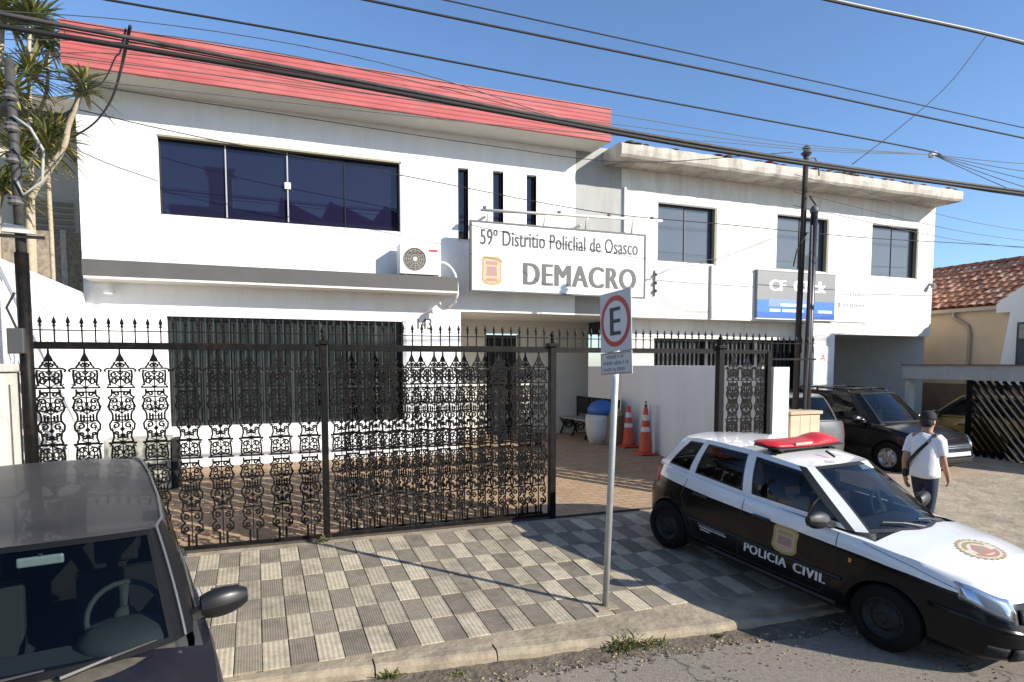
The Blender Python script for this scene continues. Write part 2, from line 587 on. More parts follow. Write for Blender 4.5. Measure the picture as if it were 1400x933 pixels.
def spiral(cx, cz, r0, r1, a0, a1, n=14):
    return [(cx + (r0 + (r1 - r0) * i / n) * math.cos(R(a0 + (a1 - a0) * i / n)),
             cz + (r0 + (r1 - r0) * i / n) * math.sin(R(a0 + (a1 - a0) * i / n))) for i in range(n + 1)]


def sag(a, b, drop, n=24):
    a, b = Vector(a), Vector(b)
    return [a.lerp(b, i / n) - Vector((0, 0, drop * 4 * (i / n) * (1 - i / n))) for i in range(n + 1)]
# ------------------------------------------------------------------ ground, road, pavement
WS = 0.0867                                    # the pavement climbs towards the gate


def wz(y):
    return 0.18 + WS * (y - 5.67)


def kerb_y(x):
    x = max(-9.0, x)
    return 5.11 - 0.09 * (x + 0.16) if x < 4.6 else 4.682


GATE_Y = 8.06


def yz(y):
    """courtyard height"""
    if y <= GATE_Y: return wz(GATE_Y)
    if y < 12.0: return wz(GATE_Y) + 0.1 * (y - GATE_Y)
    return wz(GATE_Y) + 0.394 + 0.02 * (y - 12.0)


b = MB()
b.add([(-400, -400, -0.03), (500, -400, -0.03), (500, 600, -0.03), (-400, 600, -0.03)], [(0, 1, 2, 3)])
b.build('ground', M_gutter, kind='structure')

b = MB()
rows = []
for i in range(61):
    x = -60 + i * 2.5
    rows.append([(x, y, 0.0) for y in (-5.2, -3, -1, 1, 2.5, 3.5, 4.2, kerb_y(x) + 0.05)])
b.grid(rows, flip=True)
b.build('road', M_asph, kind='structure')

# far pavement behind the camera
b = MB(); b.box(-60, 90, -9.0, -5.2, -0.02, 0.13)
b.build('far_pavement', M_conc, kind='structure')

# dirt gathered along the kerb
b = MB()
rows = []
rng = random.Random(3)
for i in range(241):
    x = -7 + i * 0.06
    w = 0.20 + 0.16 * (0.5 + 0.5 * math.sin(x * 1.7)) + rng.uniform(-0.05, 0.05)
    if x > 3.6: w *= 0.75
    k = kerb_y(x)
    h = 0.012 + rng.uniform(0, 0.014)
    rows.append([(x, k - w, 0.0035), (x, k - w * 0.5, 0.006 + h * 0.6), (x, k + 0.03, 0.012 + h)])
b.grid(rows, flip=True)
b.build('gutter_dirt', M_gutter, kind='stuff', label='brown dirt and grit gathered along the kerb', smooth=True)

b = MB()
rows = []
for i in range(51):
    x = -9 + i * 0.5
    ks = kerb_y(x) + 0.13
    rows.append([(x, ks, wz(ks) - 0.2), (x, ks + 0.001, wz(ks) - 0.004), (x, 5.24, wz(5.24) - 0.008), (x, 6.5, wz(6.5) - 0.012), (x, 7.9, wz(7.9) - 0.010), (x, GATE_Y + 0.02, wz(GATE_Y) - 0.008),
                 (x, GATE_Y + 0.021, wz(GATE_Y) - 0.3)])
b.grid(rows, flip=True)
for k_ in range(len(b.f)):
    ys_ = [b.v[i_][1] for i_ in b.f[k_]]
    xs_ = [b.v[i_][0] for i_ in b.f[k_]]
    if min(ys_) > 5.2 and max(ys_) < 7.95 and max(xs_) < 7.6: b.m[k_] = 1
walk = b.build('pavement', [M_conc, M_gutter], kind='structure')

# one ribbed tile in each colour, then copies
TX, TY = 0.208, 0.443


def tile_mesh(name, mat):
    b = MB()
    hx, hy, t, c = TX / 2 - 0.003, TY / 2 - 0.003, 0.02, 0.0035
    v = [(-hx, -hy, -t), (hx, -hy, -t), (hx, hy, -t), (-hx, hy, -t), (-hx, -hy, -c), (hx, -hy, -c), (hx, hy, -c), (-hx, hy, -c),
         (-hx + c, -hy + c, 0), (hx - c, -hy + c, 0), (hx - c, hy - c, 0), (-hx + c, hy - c, 0)]
    b.add(v, [(8, 9, 10, 11), (4, 5, 9, 8), (5, 6, 10, 9), (6, 7, 11, 10), (7, 4, 8, 11), (0, 1, 5, 4), (1, 2, 6, 5), (2, 3, 7, 6), (3, 0, 4, 7)])
    return b.mesh(name, mat)


tm = [tile_mesh('pale_tile', M_tileL), tile_mesh('grey_tile', M_tileD)]
rng = random.Random(11)
for c in range(-10, 37):
    for r_ in range(-1, 5):
        dark = (c + r_) % 2 == 0
        o = link('paving_tile', tm[1 if dark else 0], walk)
        yy = 5.67 + (r_ + 0.5) * TY
        sunk = rng.random() < 0.06
        o.location = (-0.01 + (c + 0.5) * TX + rng.uniform(-.0015, .0015), yy, wz(yy) + rng.uniform(-0.002, 0.0025) - (0.006 if sunk else 0))
        o.rotation_euler = (math.atan(WS) + rng.uniform(-.004, .004), rng.uniform(-.006, .006), rng.uniform(-.004, .004))

# kerb stones
rng = random.Random(5)
x = -8.2
while x < 15:
    L_ = rng.uniform(0.95, 1.25)
    x1 = x + L_
    b = MB()
    n = 6
    rows = []
    for i in range(n + 1):
        xx = x + 0.006 + (L_ - 0.012) * i / n
        k = kerb_y(xx)
        dz = rng.uniform(-0.006, 0.004)
        dy = rng.uniform(-0.008, 0.008)
        top = wz(k) + dz - (0.03 if xx > 4.4 else 0)
        rows.append([(xx, k - 0.008 + dy, -0.06), (xx, k - 0.004 + dy, top - 0.045), (xx, k + 0.012 + dy, top - 0.014), (xx, k + 0.04, top), (xx, k + 0.145, top + 0.006), (xx, k + 0.145, -0.06)])
    b.grid(rows, flip=True)
    b.add(rows[0], [tuple(range(6))]); b.add(rows[-1], [tuple(range(6))[::-1]])
    b.build('kerb_stone', M_conc, walk)
    x = x1

# forecourt on the right, where the other cars stand
b = MB()
rows = []
for i in range(11):
    x = 7.62 + i * 2.4
    rows.append([(x, y, z) for y, z in ((GATE_Y + 0.0, wz(GATE_Y) - 0.012), (9, 0.42), (12, 0.46), (20, 0.5))])
b.grid(rows, flip=True)
b.build('forecourt', pbr('forecourt_concrete', (0.40, 0.31, 0.22), 0.95, vary=0.25, vscale=3.0, dirt=(0.2, 0.15, 0.1), dscale=1.2, damt=0.5, bump=0.004, bscale=20), kind='structure')

# courtyard
b = MB()
rows = []
for i in range(13):
    x = -4.3 + i * (11.9 / 12)
    rows.append([(x, y, yz(y)) for y in (GATE_Y + 0.02, 9, 10, 11, 11.9, 12.1, 13, 15.6)])
b.grid(rows, flip=True)
b.build('courtyard', M_yard, kind='structure')


# ------------------------------------------------------------------ building helpers
def holed_wall(b, x0, x1, z0, z1, y, holes, depth=0.16, mi=0):
    """front plane facing -Y with rectangular openings and their reveals"""
    xs = sorted({x0, x1, *[h[0] for h in holes], *[h[1] for h in holes]})
    zs = sorted({z0, z1, *[h[2] for h in holes], *[h[3] for h in holes]})
    for i in range(len(xs) - 1):
        for j in range(len(zs) - 1):
            cx, cz = (xs[i] + xs[i + 1]) / 2, (zs[j] + zs[j + 1]) / 2
            if any(h[0] < cx < h[1] and h[2] < cz < h[3] for h in holes):
                continue
            b.add([(xs[i], y, zs[j]), (xs[i + 1], y, zs[j]), (xs[i + 1], y, zs[j + 1]), (xs[i], y, zs[j + 1])], [(0, 1, 2, 3)], mi)
    for a, c, d, e in holes:
        p = [(a, y, d), (c, y, d), (c, y, e), (a, y, e), (a, y + depth, d), (c, y + depth, d), (c, y + depth, e), (a, y + depth, e)]
        b.add(p, [(0, 4, 5, 1), (1, 5, 6, 2), (2, 6, 7, 3), (3, 7, 4, 0)], mi)


def window(parent, x0, x1, z0, z1, y, cols_, pane, frame, fw=0.04, rows_=1, sill=None, mull=0.035, name='window'):
    """framed window with one pane object for each light"""
    f = MB()
    f.box(x0, x1, y, y + 0.05, z1 - fw, z1); f.box(x0, x1, y, y + 0.05, z0, z0 + fw)
    f.box(x0, x0 + fw, y, y + 0.05, z0 + fw, z1 - fw); f.box(x1 - fw, x1, y, y + 0.05, z0 + fw, z1 - fw)
    win = f.build(name, frame, parent)
    iw = (x1 - x0 - 2 * fw - (cols_ - 1) * mull) / cols_
    ih = (z1 - z0 - 2 * fw - (rows_ - 1) * mull) / rows_
    rg = random.Random(int(x0 * 100))
    for i in range(cols_):
        a = x0 + fw + i * (iw + mull)
        for j in range(rows_):
            c = z0 + fw + j * (ih + mull)
            p = MB()
            t = rg.uniform(-0.003, 0.003)
            yy = y + 0.022 + (0.012 if i % 2 else 0)
            p.add([(a - .004, yy, c - .004), (a + iw + .004, yy + t, c - .004), (a + iw + .004, yy + t, c + ih + .004), (a - .004, yy, c + ih + .004),
                   (a - .004, yy + .006, c - .004), (a + iw + .004, yy + t + .006, c - .004), (a + iw + .004, yy + t + .006, c + ih + .004), (a - .004, yy + .006, c + ih + .004)],
                  [(0, 1, 2, 3), (7, 6, 5, 4), (0, 4, 5, 1), (1, 5, 6, 2), (2, 6, 7, 3), (3, 7, 4, 0)])
            p.build('pane', pane, win)
        if i < cols_ - 1:
            m_ = MB(); m_.box(a + iw, a + iw + mull, y + 0.002, y + 0.05, z0 + fw, z1 - fw)
            m_.build('mullion', frame, win)
    for j in range(rows_ - 1):
        c = z0 + fw + (j + 1) * ih + j * mull
        m_ = MB(); m_.box(x0 + fw, x1 - fw, y + 0.004, y + 0.048, c, c + mull)
        m_.build('crossbar', frame, win)
    if sill:
        s_ = MB(); s_.box(x0 - 0.05, x1 + 0.05, y - sill, y + 0.01, z0 - 0.045, z0 - 0.002)
        s_.build('sill', M_graywall, win, bevel=0.004)
    return win


YF = 12.0
# ------------------------------------------------------------------ police station
st = empty('police_station', (0, 0, 0), label='white two-storey police station with red ribbed fascia and long dark upstairs window', cat='building')
b = MB()
holed_wall(b, -2.47, 6.1, 3.92, 6.80, YF, [(-1.37, 2.55, 4.91, 6.16), (3.63, 3.83, 4.86, 6.18), (4.33, 4.54, 4.86, 6.20), (5.03, 5.235, 4.86, 6.20)])
holed_wall(b, -2.47, 3.67, 0.5, 3.92, YF + 0.002, [(-1.33, 2.58, 1.46, 3.28)])
b.add([(-2.47, YF, 0.5), (-2.47, YF, 6.8), (-2.47, 20, 6.8), (-2.47, 20, 0.5)], [(0, 1, 2, 3)])
b.add([(3.67, YF + .002, 0.5), (3.67, 14.2, 0.5), (3.67, 14.2, 3.5), (3.67, YF + .002, 3.5)], [(0, 1, 2, 3)])
b.add([(3.67, YF, 3.5), (6.1, YF, 3.5), (6.1, YF, 3.92), (3.67, YF, 3.92)], [(0, 1, 2, 3)])
b.build('wall', M_wall, st)
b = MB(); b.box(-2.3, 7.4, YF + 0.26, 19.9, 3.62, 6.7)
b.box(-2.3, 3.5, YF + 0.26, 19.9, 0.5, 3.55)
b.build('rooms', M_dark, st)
# entrance recess
b = MB()
b.add([(3.67, 14.2, 0.6), (4.95, 14.2, 0.6), (4.95, 14.2, 3.5), (3.67, 14.2, 3.5)], [(0, 1, 2, 3)])
b.add([(5.82, 14.2, 0.6), (7.6, 14.2, 0.6), (7.6, 14.2, 3.5), (5.82, 14.2, 3.5)], [(0, 1, 2, 3)])
b.add([(4.95, 14.2, 3.2), (5.82, 14.2, 3.2), (5.82, 14.2, 3.5), (4.95, 14.2, 3.5)], [(0, 1, 2, 3)])
b.add([(4.95, 14.2, 0.6), (4.95, 14.5, 0.6), (4.95, 14.5, 3.2), (4.95, 14.2, 3.2)], [(0, 1, 2, 3)])
b.add([(5.82, 14.5, 0.6), (5.82, 14.2, 0.6), (5.82, 14.2, 3.2), (5.82, 14.5, 3.2)], [(0, 1, 2, 3)])
b.build('recess_wall', M_cream, st)
b = MB()
b.box(3.67, 7.6, YF + 0.004, 14.5, 3.5, 3.6)
b.build('recess_ceiling', M_soffit, st)
d = MB()
d.box(4.97, 5.80, 14.46, 14.5, 0.7, 3.18)
door = d.build('door', M_dark, st)
for i in range(5):
    d = MB(); x = 5.08 + i * 0.155; d.box(x, x + 0.03, 14.42, 14.46, 0.75, 3.12)
    d.build('door_bar', M_frame, door)
# upstairs window, four sliding panes
w = window(st, -1.37, 2.55, 4.91, 6.16, YF + 0.10, 4, M_navy, M_dark, fw=0.03, sill=0.06, mull=0.012)
m_ = MB()
for x in (-0.39, 0.585):
    m_.box(x, x + 0.022, YF + 0.085, YF + 0.099, 4.95, 6.13)
m_.build('sliding_rail', M_alu, w)
m_ = MB(); m_.box(0.545, 0.645, YF + 0.07, YF + 0.098, 5.51, 5.62)
m_.build('latch', M_white, w, bevel=0.004)
m_ = MB(); m_.box(-1.37, 2.55, YF - 0.012, YF + 0.1, 6.132, 6.165)
m_.build('top_track', pbr('tarnished_brass', (0.28, 0.25, 0.17), 0.5, metal=0.3), w)
m_ = MB(); m_.box(2.525, 2.572, YF - 0.012, YF + 0.1, 4.90, 6.16)
m_.build('side_track', M_alu, w)
for a, c in ((3.63, 3.83), (4.33, 4.54), (5.03, 5.235)):
    w = window(st, a, c, 4.86, 6.19, YF + 0.11, 1, M_navy, M_frame, fw=0.018)
    m_ = MB(); m_.box(c, c + 0.05, YF - 0.006, YF + 0.11, 4.86, 6.19)
    m_.box(a - 0.02, c + 0.05, YF - 0.007, YF + 0.11, 4.81, 4.857)
    m_.build('jamb', M_soffit, w)
# ground floor window behind vertical bars
w = window(st, -1.33, 2.58, 1.46, 3.28, YF + 0.10, 8, pbr('ground_floor_pane', (0.022, 0.028, 0.027), 0.12, vary=0.3, vscale=2), M_frame, fw=0.05, rows_=2, mull=0.05)
rg = random.Random(4)
for i in range(31):
    x = -1.26 + i * 0.1225
    m_ = MB(); m_.box(x, x + 0.014, YF + 0.03, YF + 0.044, 1.47, 3.27)
    m_.build('window_bar', M_grille, w)
m_ = MB(); m_.box(2.55, 2.62, YF - 0.01, YF + 0.1, 1.46, 3.30)
m_.build('side_frame', M_alu, w)
# canopy over the ground floor
b = MB()
b.box(-2.38, 3.47, 11.5, YF - 0.002, 3.82, 4.07)
b.build('canopy_band', M_band, st, bevel=0.004)
b = MB(); b.box(-2.36, 3.45, 11.485, YF - 0.004, 3.785, 3.818)
b.build('canopy_drip', pbr('drip_edge', (0.7, 0.67, 0.6), 0.8), st)
# eave
b = MB()
b.box(-2.46, 6.48, 11.34, 20, 6.78, 6.86)
b.build('eave_slab', M_soffit, st)
NC = 8
for i in range(NC):
    z0, z1 = 6.785 + i * 0.0745, 6.785 + (i + 1) * 0.0745
    b = MB()
    n = 24
    rg = random.Random(i)
    fr, bk = [], []
    rows = []
    for j in range(n + 1):
        x = -2.475 + (6.50 + 2.475) * j / n
        e = rg.uniform(-0.003, 0.003)
        rows.append([(x, 11.36, z0 - 0.004 + e), (x, 11.294, z0 - 0.004 + e), (x, 11.291, z0 + 0.008 + e), (x, 11.2985, z1 - 0.0042 + e), (x, 11.36, z1 - 0.0042 + e)])
    b.grid(rows)
    b.add(rows[0], [(4, 3, 2, 1, 0)]); b.add(rows[-1], [(0, 1, 2, 3, 4)])
    b.build('fascia_course', M_red, st, fix=True)
b = MB(); b.box(-2.48, 6.505, 11.286, 11.40, 7.384, 7.402)
b.build('fascia_capping', pbr('capping_red', (0.32, 0.12, 0.10), 0.7, vary=0.2), st)
b = MB(); b.box(-2.44, 6.46, 11.363, 11.45, 6.862, 7.38); b.build('fascia_backing', M_soffit, st)
# house number
lettering('house_number', '143', (2.83, YF - 0.004, 3.15), 0.27, 0.2, M_signdark, st, bold=0.01)
# grey stair wall between the two buildings and the old white building
b = MB()
ob = empty('office_building', (0, 0, 0), label='older dirty white building with three square upstairs windows and stained eave slab', cat='building')
b.add([(6.1, YF + 0.003, 3.5), (7.165, YF + 0.003, 3.5), (7.165, YF + 0.003, 6.9), (6.1, YF + 0.003, 6.9)], [(0, 1, 2, 3)])
b.build('stair_wall', pbr('stair_wall_grey', (0.37, 0.37, 0.35), 0.9, vary=0.12, vscale=2.0, dirt=(0.25, 0.24, 0.22), dscale=1.4, damt=0.5, stretch=(2, 1, .4)), ob)
b = MB()
OW = [(8.07, 9.57, 4.71, 5.92), (11.32, 12.87, 4.71, 5.94), (14.34, 15.94, 4.70, 5.95)]
holed_wall(b, 7.165, 13.15, 3.49, 6.6, YF, OW[:2])
holed_wall(b, 13.15, 16.56, 3.22, 6.6, YF, OW[2:])
b.add([(16.56, YF, 3.22), (16.56, 22, 3.22), (16.56, 22, 6.6), (16.56, YF, 6.6)], [(0, 1, 2, 3)])
b.add([(7.165, YF, 3.49), (7.165, YF, 6.6), (7.165, YF + .003, 6.6), (7.165, YF + .003, 3.49)], [(0, 1, 2, 3)])
b.build('wall', M_oldwall, ob)
b = MB()
b.add([(7.55, YF, 3.49), (7.55, 12.9, 3.49), (13.15, 12.9, 3.49), (13.15, YF, 3.49)], [(0, 1, 2, 3)])
b.add([(13.15, YF, 3.22), (13.15, 15.5, 3.22), (16.56, 15.5, 3.22), (16.56, YF, 3.22)], [(0, 1, 2, 3)])
b.add([(13.15, YF, 3.22), (13.15, 12.9, 3.22), (13.15, 12.9, 3.49), (13.15, YF, 3.49)], [(0, 1, 2, 3)])
b.build('soffit', M_soffit, ob)
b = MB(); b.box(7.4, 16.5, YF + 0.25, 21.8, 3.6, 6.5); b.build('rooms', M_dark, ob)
# ground floor: set back, with a dark roller shutter
b = MB()
holed_wall(b, 7.6, 13.15, 0.4, 3.49, 12.5, [(8.35, 12.75, 0.45, 3.08)], depth=0.2)
b.build('ground_wall', M_oldwall, ob)
b = MB(); b.box(8.35, 12.75, 12.66, 12.7, 0.45, 3.08)
sh = b.build('roller_shutter', M_grille, ob)
for i in range(36):
    x = 8.40 + i * 0.1225
    m_ = MB(); m_.box(x, x + 0.022, 12.62, 12.65, 0.46, 3.07)
    m_.build('shutter_bar', M_iron, sh)
for i in range(4):
    x = 8.33 + i * 1.46
    m_ = MB(); m_.box(x, x + 0.07, 12.56, 12.62, 0.46, 3.08)
    m_.build('shutter_post', M_frame, sh)
# garage recess
b = MB()
b.add([(13.25, 15.4, 0.4), (16.56, 15.4, 0.4), (16.56, 15.4, 3.22), (13.25, 15.4, 3.22)], [(0, 1, 2, 3)])
b.add([(16.5, YF + .1, 0.4), (16.5, YF + .1, 3.22), (16.5, 15.4, 3.22), (16.5, 15.4, 0.4)], [(0, 1, 2, 3)])
b.add([(13.2, YF + .1, 0.4), (13.2, 15.4, 0.4), (13.2, 15.4, 3.22), (13.2, YF + .1, 3.22)], [(0, 1, 2, 3)])
b.build('garage_wall', pbr('garage_white', (0.78, 0.76, 0.71), 0.9, vary=.08, vscale=2, dirt=(.5, .47, .42), dscale=1.3, damt=.4), ob)
b = MB(); b.box(12.45, 13.19, 11.98, 12.48, 0.4, 3.485)
b.build('garage_pillar', M_oldwall, ob)
b = MB(); b.box(12.52, 13.16, 11.95, 11.978, 2.0, 2.92)
pn = b.build('notice_panel', pbr('notice_white', (0.74, 0.72, 0.68), 0.6, vary=0.15, vscale=9, dirt=(0.4, 0.36, 0.34), dscale=7, damt=0.6), ob)
lettering('notice_mark', 'A', (12.72, 11.948, 2.56), 0.16, 0.18, M_signred, pn, extrude=0.001)
for a, c, d, e in OW:
    w = window(ob, a, c, d, e, YF + 0.09, 2, M_pane, M_frame, fw=0.035, sill=0.02, mull=0.02)
    m_ = MB(); m_.box(c - 0.02, c + 0.045, YF - 0.006, YF + 0.09, d - 0.02, e + 0.02)
    m_.build('jamb', pbr('olive_jamb', (0.26, 0.25, 0.18), 0.8), w)
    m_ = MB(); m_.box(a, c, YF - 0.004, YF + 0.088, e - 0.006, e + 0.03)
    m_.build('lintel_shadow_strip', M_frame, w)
# eave slab with broken edge tiles
b = MB()
rows = []
rg = random.Random(9)
for j in range(61):
    x = 6.74 + (16.56 - 6.74) * j / 60
    e, g = rg.uniform(-.012, .012), rg.uniform(-.008, .008)
    rows.append([(x, 21.5, 6.56), (x, 11.34, 6.55 + g), (x, 11.30, 6.60 + g), (x, 11.29 + g, 6.70), (x, 11.30 + e, 6.80 + e), (x, 11.36, 6.83 + e), (x, 21.5, 6.86)])
b.grid(rows)
b.add(rows[0], [tuple(range(7))[::-1]]); b.add(rows[-1], [tuple(range(7))])
b.build('eave_slab', M_slab, ob, fix=True)
for j in range(44):
    x = 6.9 + j * 0.218 + rg.uniform(-.03, .03)
    if rg.random() < 0.55: continue
    m_ = MB()
    M = Matrix.Translation((x, 11.42 + rg.uniform(-.04, .05), 6.85)) @ Matrix.Rotation(R(rg.uniform(-12, 12)), 4, 'Z') @ Matrix.Rotation(R(rg.uniform(-6, 6)), 4, 'Y')
    rws = []
    for k in range(7):
        a = math.pi * k / 6
        rws.append([M @ Vector((0.1 * math.cos(a), -0.12, 0.028 * math.sin(a) - .028)), M @ Vector((0.09 * math.cos(a), 0.2, 0.03 * math.sin(a) - .02))])
    m_.grid(rws)
    m_.build('edge_tile', M_slab if rg.random() < .85 else M_clay, ob)
# downpipe and conduit on the facade
b = MB(); b.tube([(9.47, YF - 0.03, 4.68), (9.47, YF - 0.03, 3.5)], 0.028)
b.build('downpipe', M_graywall, ob, smooth=True)
b = MB(); b.tube([(7.23, YF - 0.03, 6.15), (7.23, YF - 0.03, 3.6)], 0.03)
b.build('downpipe', M_oldwall, ob, smooth=True)

# courtyard side wall ending in a white pillar
b = MB()
b.box(7.5, 7.72, 8.22, 12.48, 0.3, 2.47)
b.build('side_wall', M_wall, label='plain white courtyard wall behind the traffic cones', cat='wall', bevel=0.006)
b = MB(); b.box(7.58, 7.90, 8.02, 8.218, 0.3, 2.45)
b.build('gate_pillar', M_wall, label='short white pillar between the small gate and the twin poles', cat='pillar', bevel=0.006)

# ------------------------------------------------------------------ houses on the right
hs = empty('tan_house', (0, 0, 0), label='tan house with red clay tile roof and white gable on the right', cat='house')
HX = 17.4
b = MB()
b.add([(HX, 8.9, 0.2), (HX, 8.9, 4.0), (HX, 16.5, 4.0), (HX, 16.5, 0.2)], [(0, 1, 2, 3)])
b.box(HX + 0.02, 23, 10.2, 16.4, 0.2, 3.9)
b.build('wall', M_tan, hs)
# roof slope facing the street corner; rows of clay tiles laid on it
b = MB()
EX, EZ, RX, RZ = HX - 0.12, 3.98, HX + 2.35, 5.36
sl = Vector((RX - EX, 0, RZ - EZ)); sl_l = sl.length; sl.normalize(); nr = Vector((-sl.z, 0, sl.x))
for x0, x1 in ((EX, RX),):
    b.add([(EX, 10.2, EZ - .04), (EX, 16.6, EZ - .04), (RX, 16.6, RZ - .04), (RX, 10.2, RZ - .04)], [(0, 1, 2, 3)])
    b.add([(RX, 10.2, RZ - .04), (RX, 16.6, RZ - .04), (RX + 3, 16.6, RZ - 2.2), (RX + 3, 10.2, RZ - 2.2)], [(0, 1, 2, 3)])
roof = b.build('roof', M_clay, hs)
tmesh = MB()
rws = []
for k in range(6):
    a = math.pi * k / 5
    rws.append([Vector((0, 0.115 * math.cos(a), 0.062 * math.sin(a))), Vector((0.40, 0.095 * math.cos(a), 0.048 * math.sin(a)))])
tmesh.grid(rws)
rws = [[Vector((0, 0.115 * math.cos(math.pi * k / 5), 0.062 * math.sin(math.pi * k / 5))), Vector((0, 0.09 * math.cos(math.pi * k / 5), 0.04 * math.sin(math.pi * k / 5)))] for k in range(6)]
tmesh.grid(rws, flip=True)
clay_variants = [tmesh.mesh('roof_tile', pbr('clay_tile_%d' % k, c_, 0.9, vary=0.3, vscale=7, dirt=(0.09, 0.045, 0.03), dscale=5, damt=0.6))
                 for k, c_ in enumerate([(0.58, 0.28, 0.16), (0.50, 0.225, 0.13), (0.62, 0.36, 0.23), (0.36, 0.15, 0.09)])]
ncr = int(sl_l / 0.33)
rg = random.Random(21)
cand = []
for r_ in range(ncr + 1):
    for c in range(27):
        y = 10.3 + c * 0.235
        cand.append((y, r_))
cand.sort()
for n_, (y, r_) in enumerate(cand):
    p = Vector((EX, y, EZ)) + sl * (r_ * 0.33) + nr * (0.012 + rg.uniform(0, 0.012))
    if p.x > RX - 0.1: continue
    o = link('roof_tile', rg.choice(clay_variants), roof)
    o.matrix_world = Matrix.Translation(p) @ Matrix.Rotation(-math.atan2(sl.z, sl.x) + R(4 + rg.uniform(-1.5, 1.5)), 4, 'Y') @ Matrix.Rotation(R(rg.uniform(-2, 2)), 4, 'Z')
b = MB()
for c in range(17):
    y = 10.3 + c * 0.38
    rws = []
    for k in range(7):
        a = math.pi * k / 6
        rws.append([Vector((RX + .14 * math.cos(a), y - .02, RZ + .02 + .1 * math.sin(a))), Vector((RX + .12 * math.cos(a), y + .4, RZ + .01 + .09 * math.sin(a)))])
    m_ = MB(); m_.grid(rws, flip=True)
    m_.build('ridge_tile', M_clay, roof)
b = MB(); b.box(HX - 0.14, HX - 0.06, 10.15, 16.6, 3.86, 3.955); b.build('gutter', pbr('gutter_tan', (0.46, 0.38, 0.28), 0.6), hs)
b = MB(); b.tube([(HX - .1, 11.9, 3.86), (HX - .1, 11.9, 3.72), (HX - .06, 11.55, 3.5), (HX - .06, 11.5, 3.3), (HX - .06, 11.5, 0.4)], 0.045)
b.build('downpipe', pbr('gutter_tan2', (0.43, 0.33, 0.22), 0.6), hs, smooth=True)
# white street gable with raking parapet
b = MB()
b.prism([(10.75, 3.98), (10.75, 3.76), (10.42, 3.76), (10.9, 0.2), (7.4, 0.2), (7.4, 6.1), (7.6, 6.1)], 0.25,
        M=Matrix(((0, 0, 1, HX - 0.25), (1, 0, 0, 0), (0, 1, 0, 0), (0, 0, 0, 1))))
b.build('gable_wall', M_wall, hs, fix=True)
w_ = MB(); w_.box(HX - 0.30, HX - 0.255, 9.5, 10.22, 2.45, 3.5); wn_ = w_.build('window', M_frame, hs)
w_ = MB(); w_.box(HX - 0.315, HX - 0.302, 9.56, 10.16, 2.51, 3.44); w_.build('pane', M_pane, wn_)

# slatted driveway gate with its beam on the far right
gx = 14.95
b = MB(); b.box(gx - 0.15, gx + 0.35, 6.4, 11.4, 2.14, 2.46)
gt = empty('slatted_gate', (0, 0, 0), label='black gate of slanting slats under a grey concrete beam', cat='gate')
b.build('beam', pbr('beam_grey', (0.40, 0.40, 0.38), 0.9, vary=.15, vscale=2, dirt=(.2, .19, .17), dscale=1.5, damt=.5), gt, bevel=0.006)
b = MB(); b.box(gx - 0.18, gx + 0.4, 6.4, 11.42, 2.463, 2.49); b.build('beam_capping', pbr('beam_tile', (0.20, 0.11, 0.08), 0.8, vary=.3), gt)
b = MB(); b.box(gx + 0.02, gx + 0.10, 9.84, 9.93, 0.32, 2.138); b.build('gate_post', M_iron, gt)
b = MB(); b.box(gx - 0.02, gx + 0.16, 11.28, 11.4, 0.32, 2.138); b.build('gate_post', M_graywall, gt)
b = MB(); b.box(gx + 0.02, gx + 0.1, 6.4, 9.84, 0.36, 0.42); b.build('gate_rail', M_iron, gt)
for i in range(28):
    y = 6.0 + i * 0.165
    # slats lean: high end towards the street, like a chevron
    y0, y1, z0, z1 = y, y + 1.35, 0.43, 2.12
    pts = []
    lo, hi = 6.42, 9.82
    def cl(yv):
        return z0 + (yv - y0) / (y1 - y0) * (z1 - z0)
    ya, yb = max(lo, y0), min(hi, y1)
    if yb - ya < 0.1: continue
    m_ = MB(); m_.bar((gx + 0.055, ya, cl(ya)), (gx + 0.055, yb, cl(yb)), 0.035, 0.105, up=(1, 0, 0))
    m_.build('slat', pbr('slat_paint', (0.007, 0.007, 0.007), 0.5, vary=.2, spec=.15), gt)
# things behind the open part of that gate: a low tan wall
b = MB(); b.box(gx + 2.2, gx + 2.35, 9.2, 13.5, 0.3, 1.98)
b.prism([(10.0, 1.0), (11.2, 1.0), (10.2, 1.95), (10.0, 1.95)], 0.1, M=Matrix(((0, 0, 1, gx + 2.05), (1, 0, 0, 0), (0, 1, 0, 0), (0, 0, 0, 1))))
b.build('yard_wall', pbr('brown_wall', (0.26, 0.17, 0.10), 0.9, vary=0.25, vscale=2), label='brown wall seen through the open side of the slatted gate', cat='wall')

# ------------------------------------------------------------------ house and wall on the left
lh = empty('beige_house', (0, 0, 0), label='shaded beige house with shutters behind the palms on the left', cat='house')
b = MB(); b.box(-9.5, -2.75, 13.6, 19, 0.3, 6.6)
b.build('wall', M_beige, lh)
b = MB(); b.box(-9.7, -2.6, 12.9, 19.2, 6.6, 6.85); b.build('roof', pbr('grey_roof', (0.2, 0.185, 0.16), 0.9, vary=.3, vscale=3), lh)
for x in (-5.1, -3.75):
    f = MB(); f.box(x, x + 0.95, 13.52, 13.6, 4.1, 5.35); s_ = f.build('shutter', pbr('shutter_frame', (0.62, 0.56, 0.44), 0.8), lh)
    for i in range(11):
        m_ = MB(); m_.box(x + 0.08, x + 0.87, 13.495, 13.535, 4.18 + i * 0.104, 4.245 + i * 0.104, M=None)
        m_.build('louvre', pbr('louvre_brown', (0.36, 0.29, 0.2), 0.8), s_)
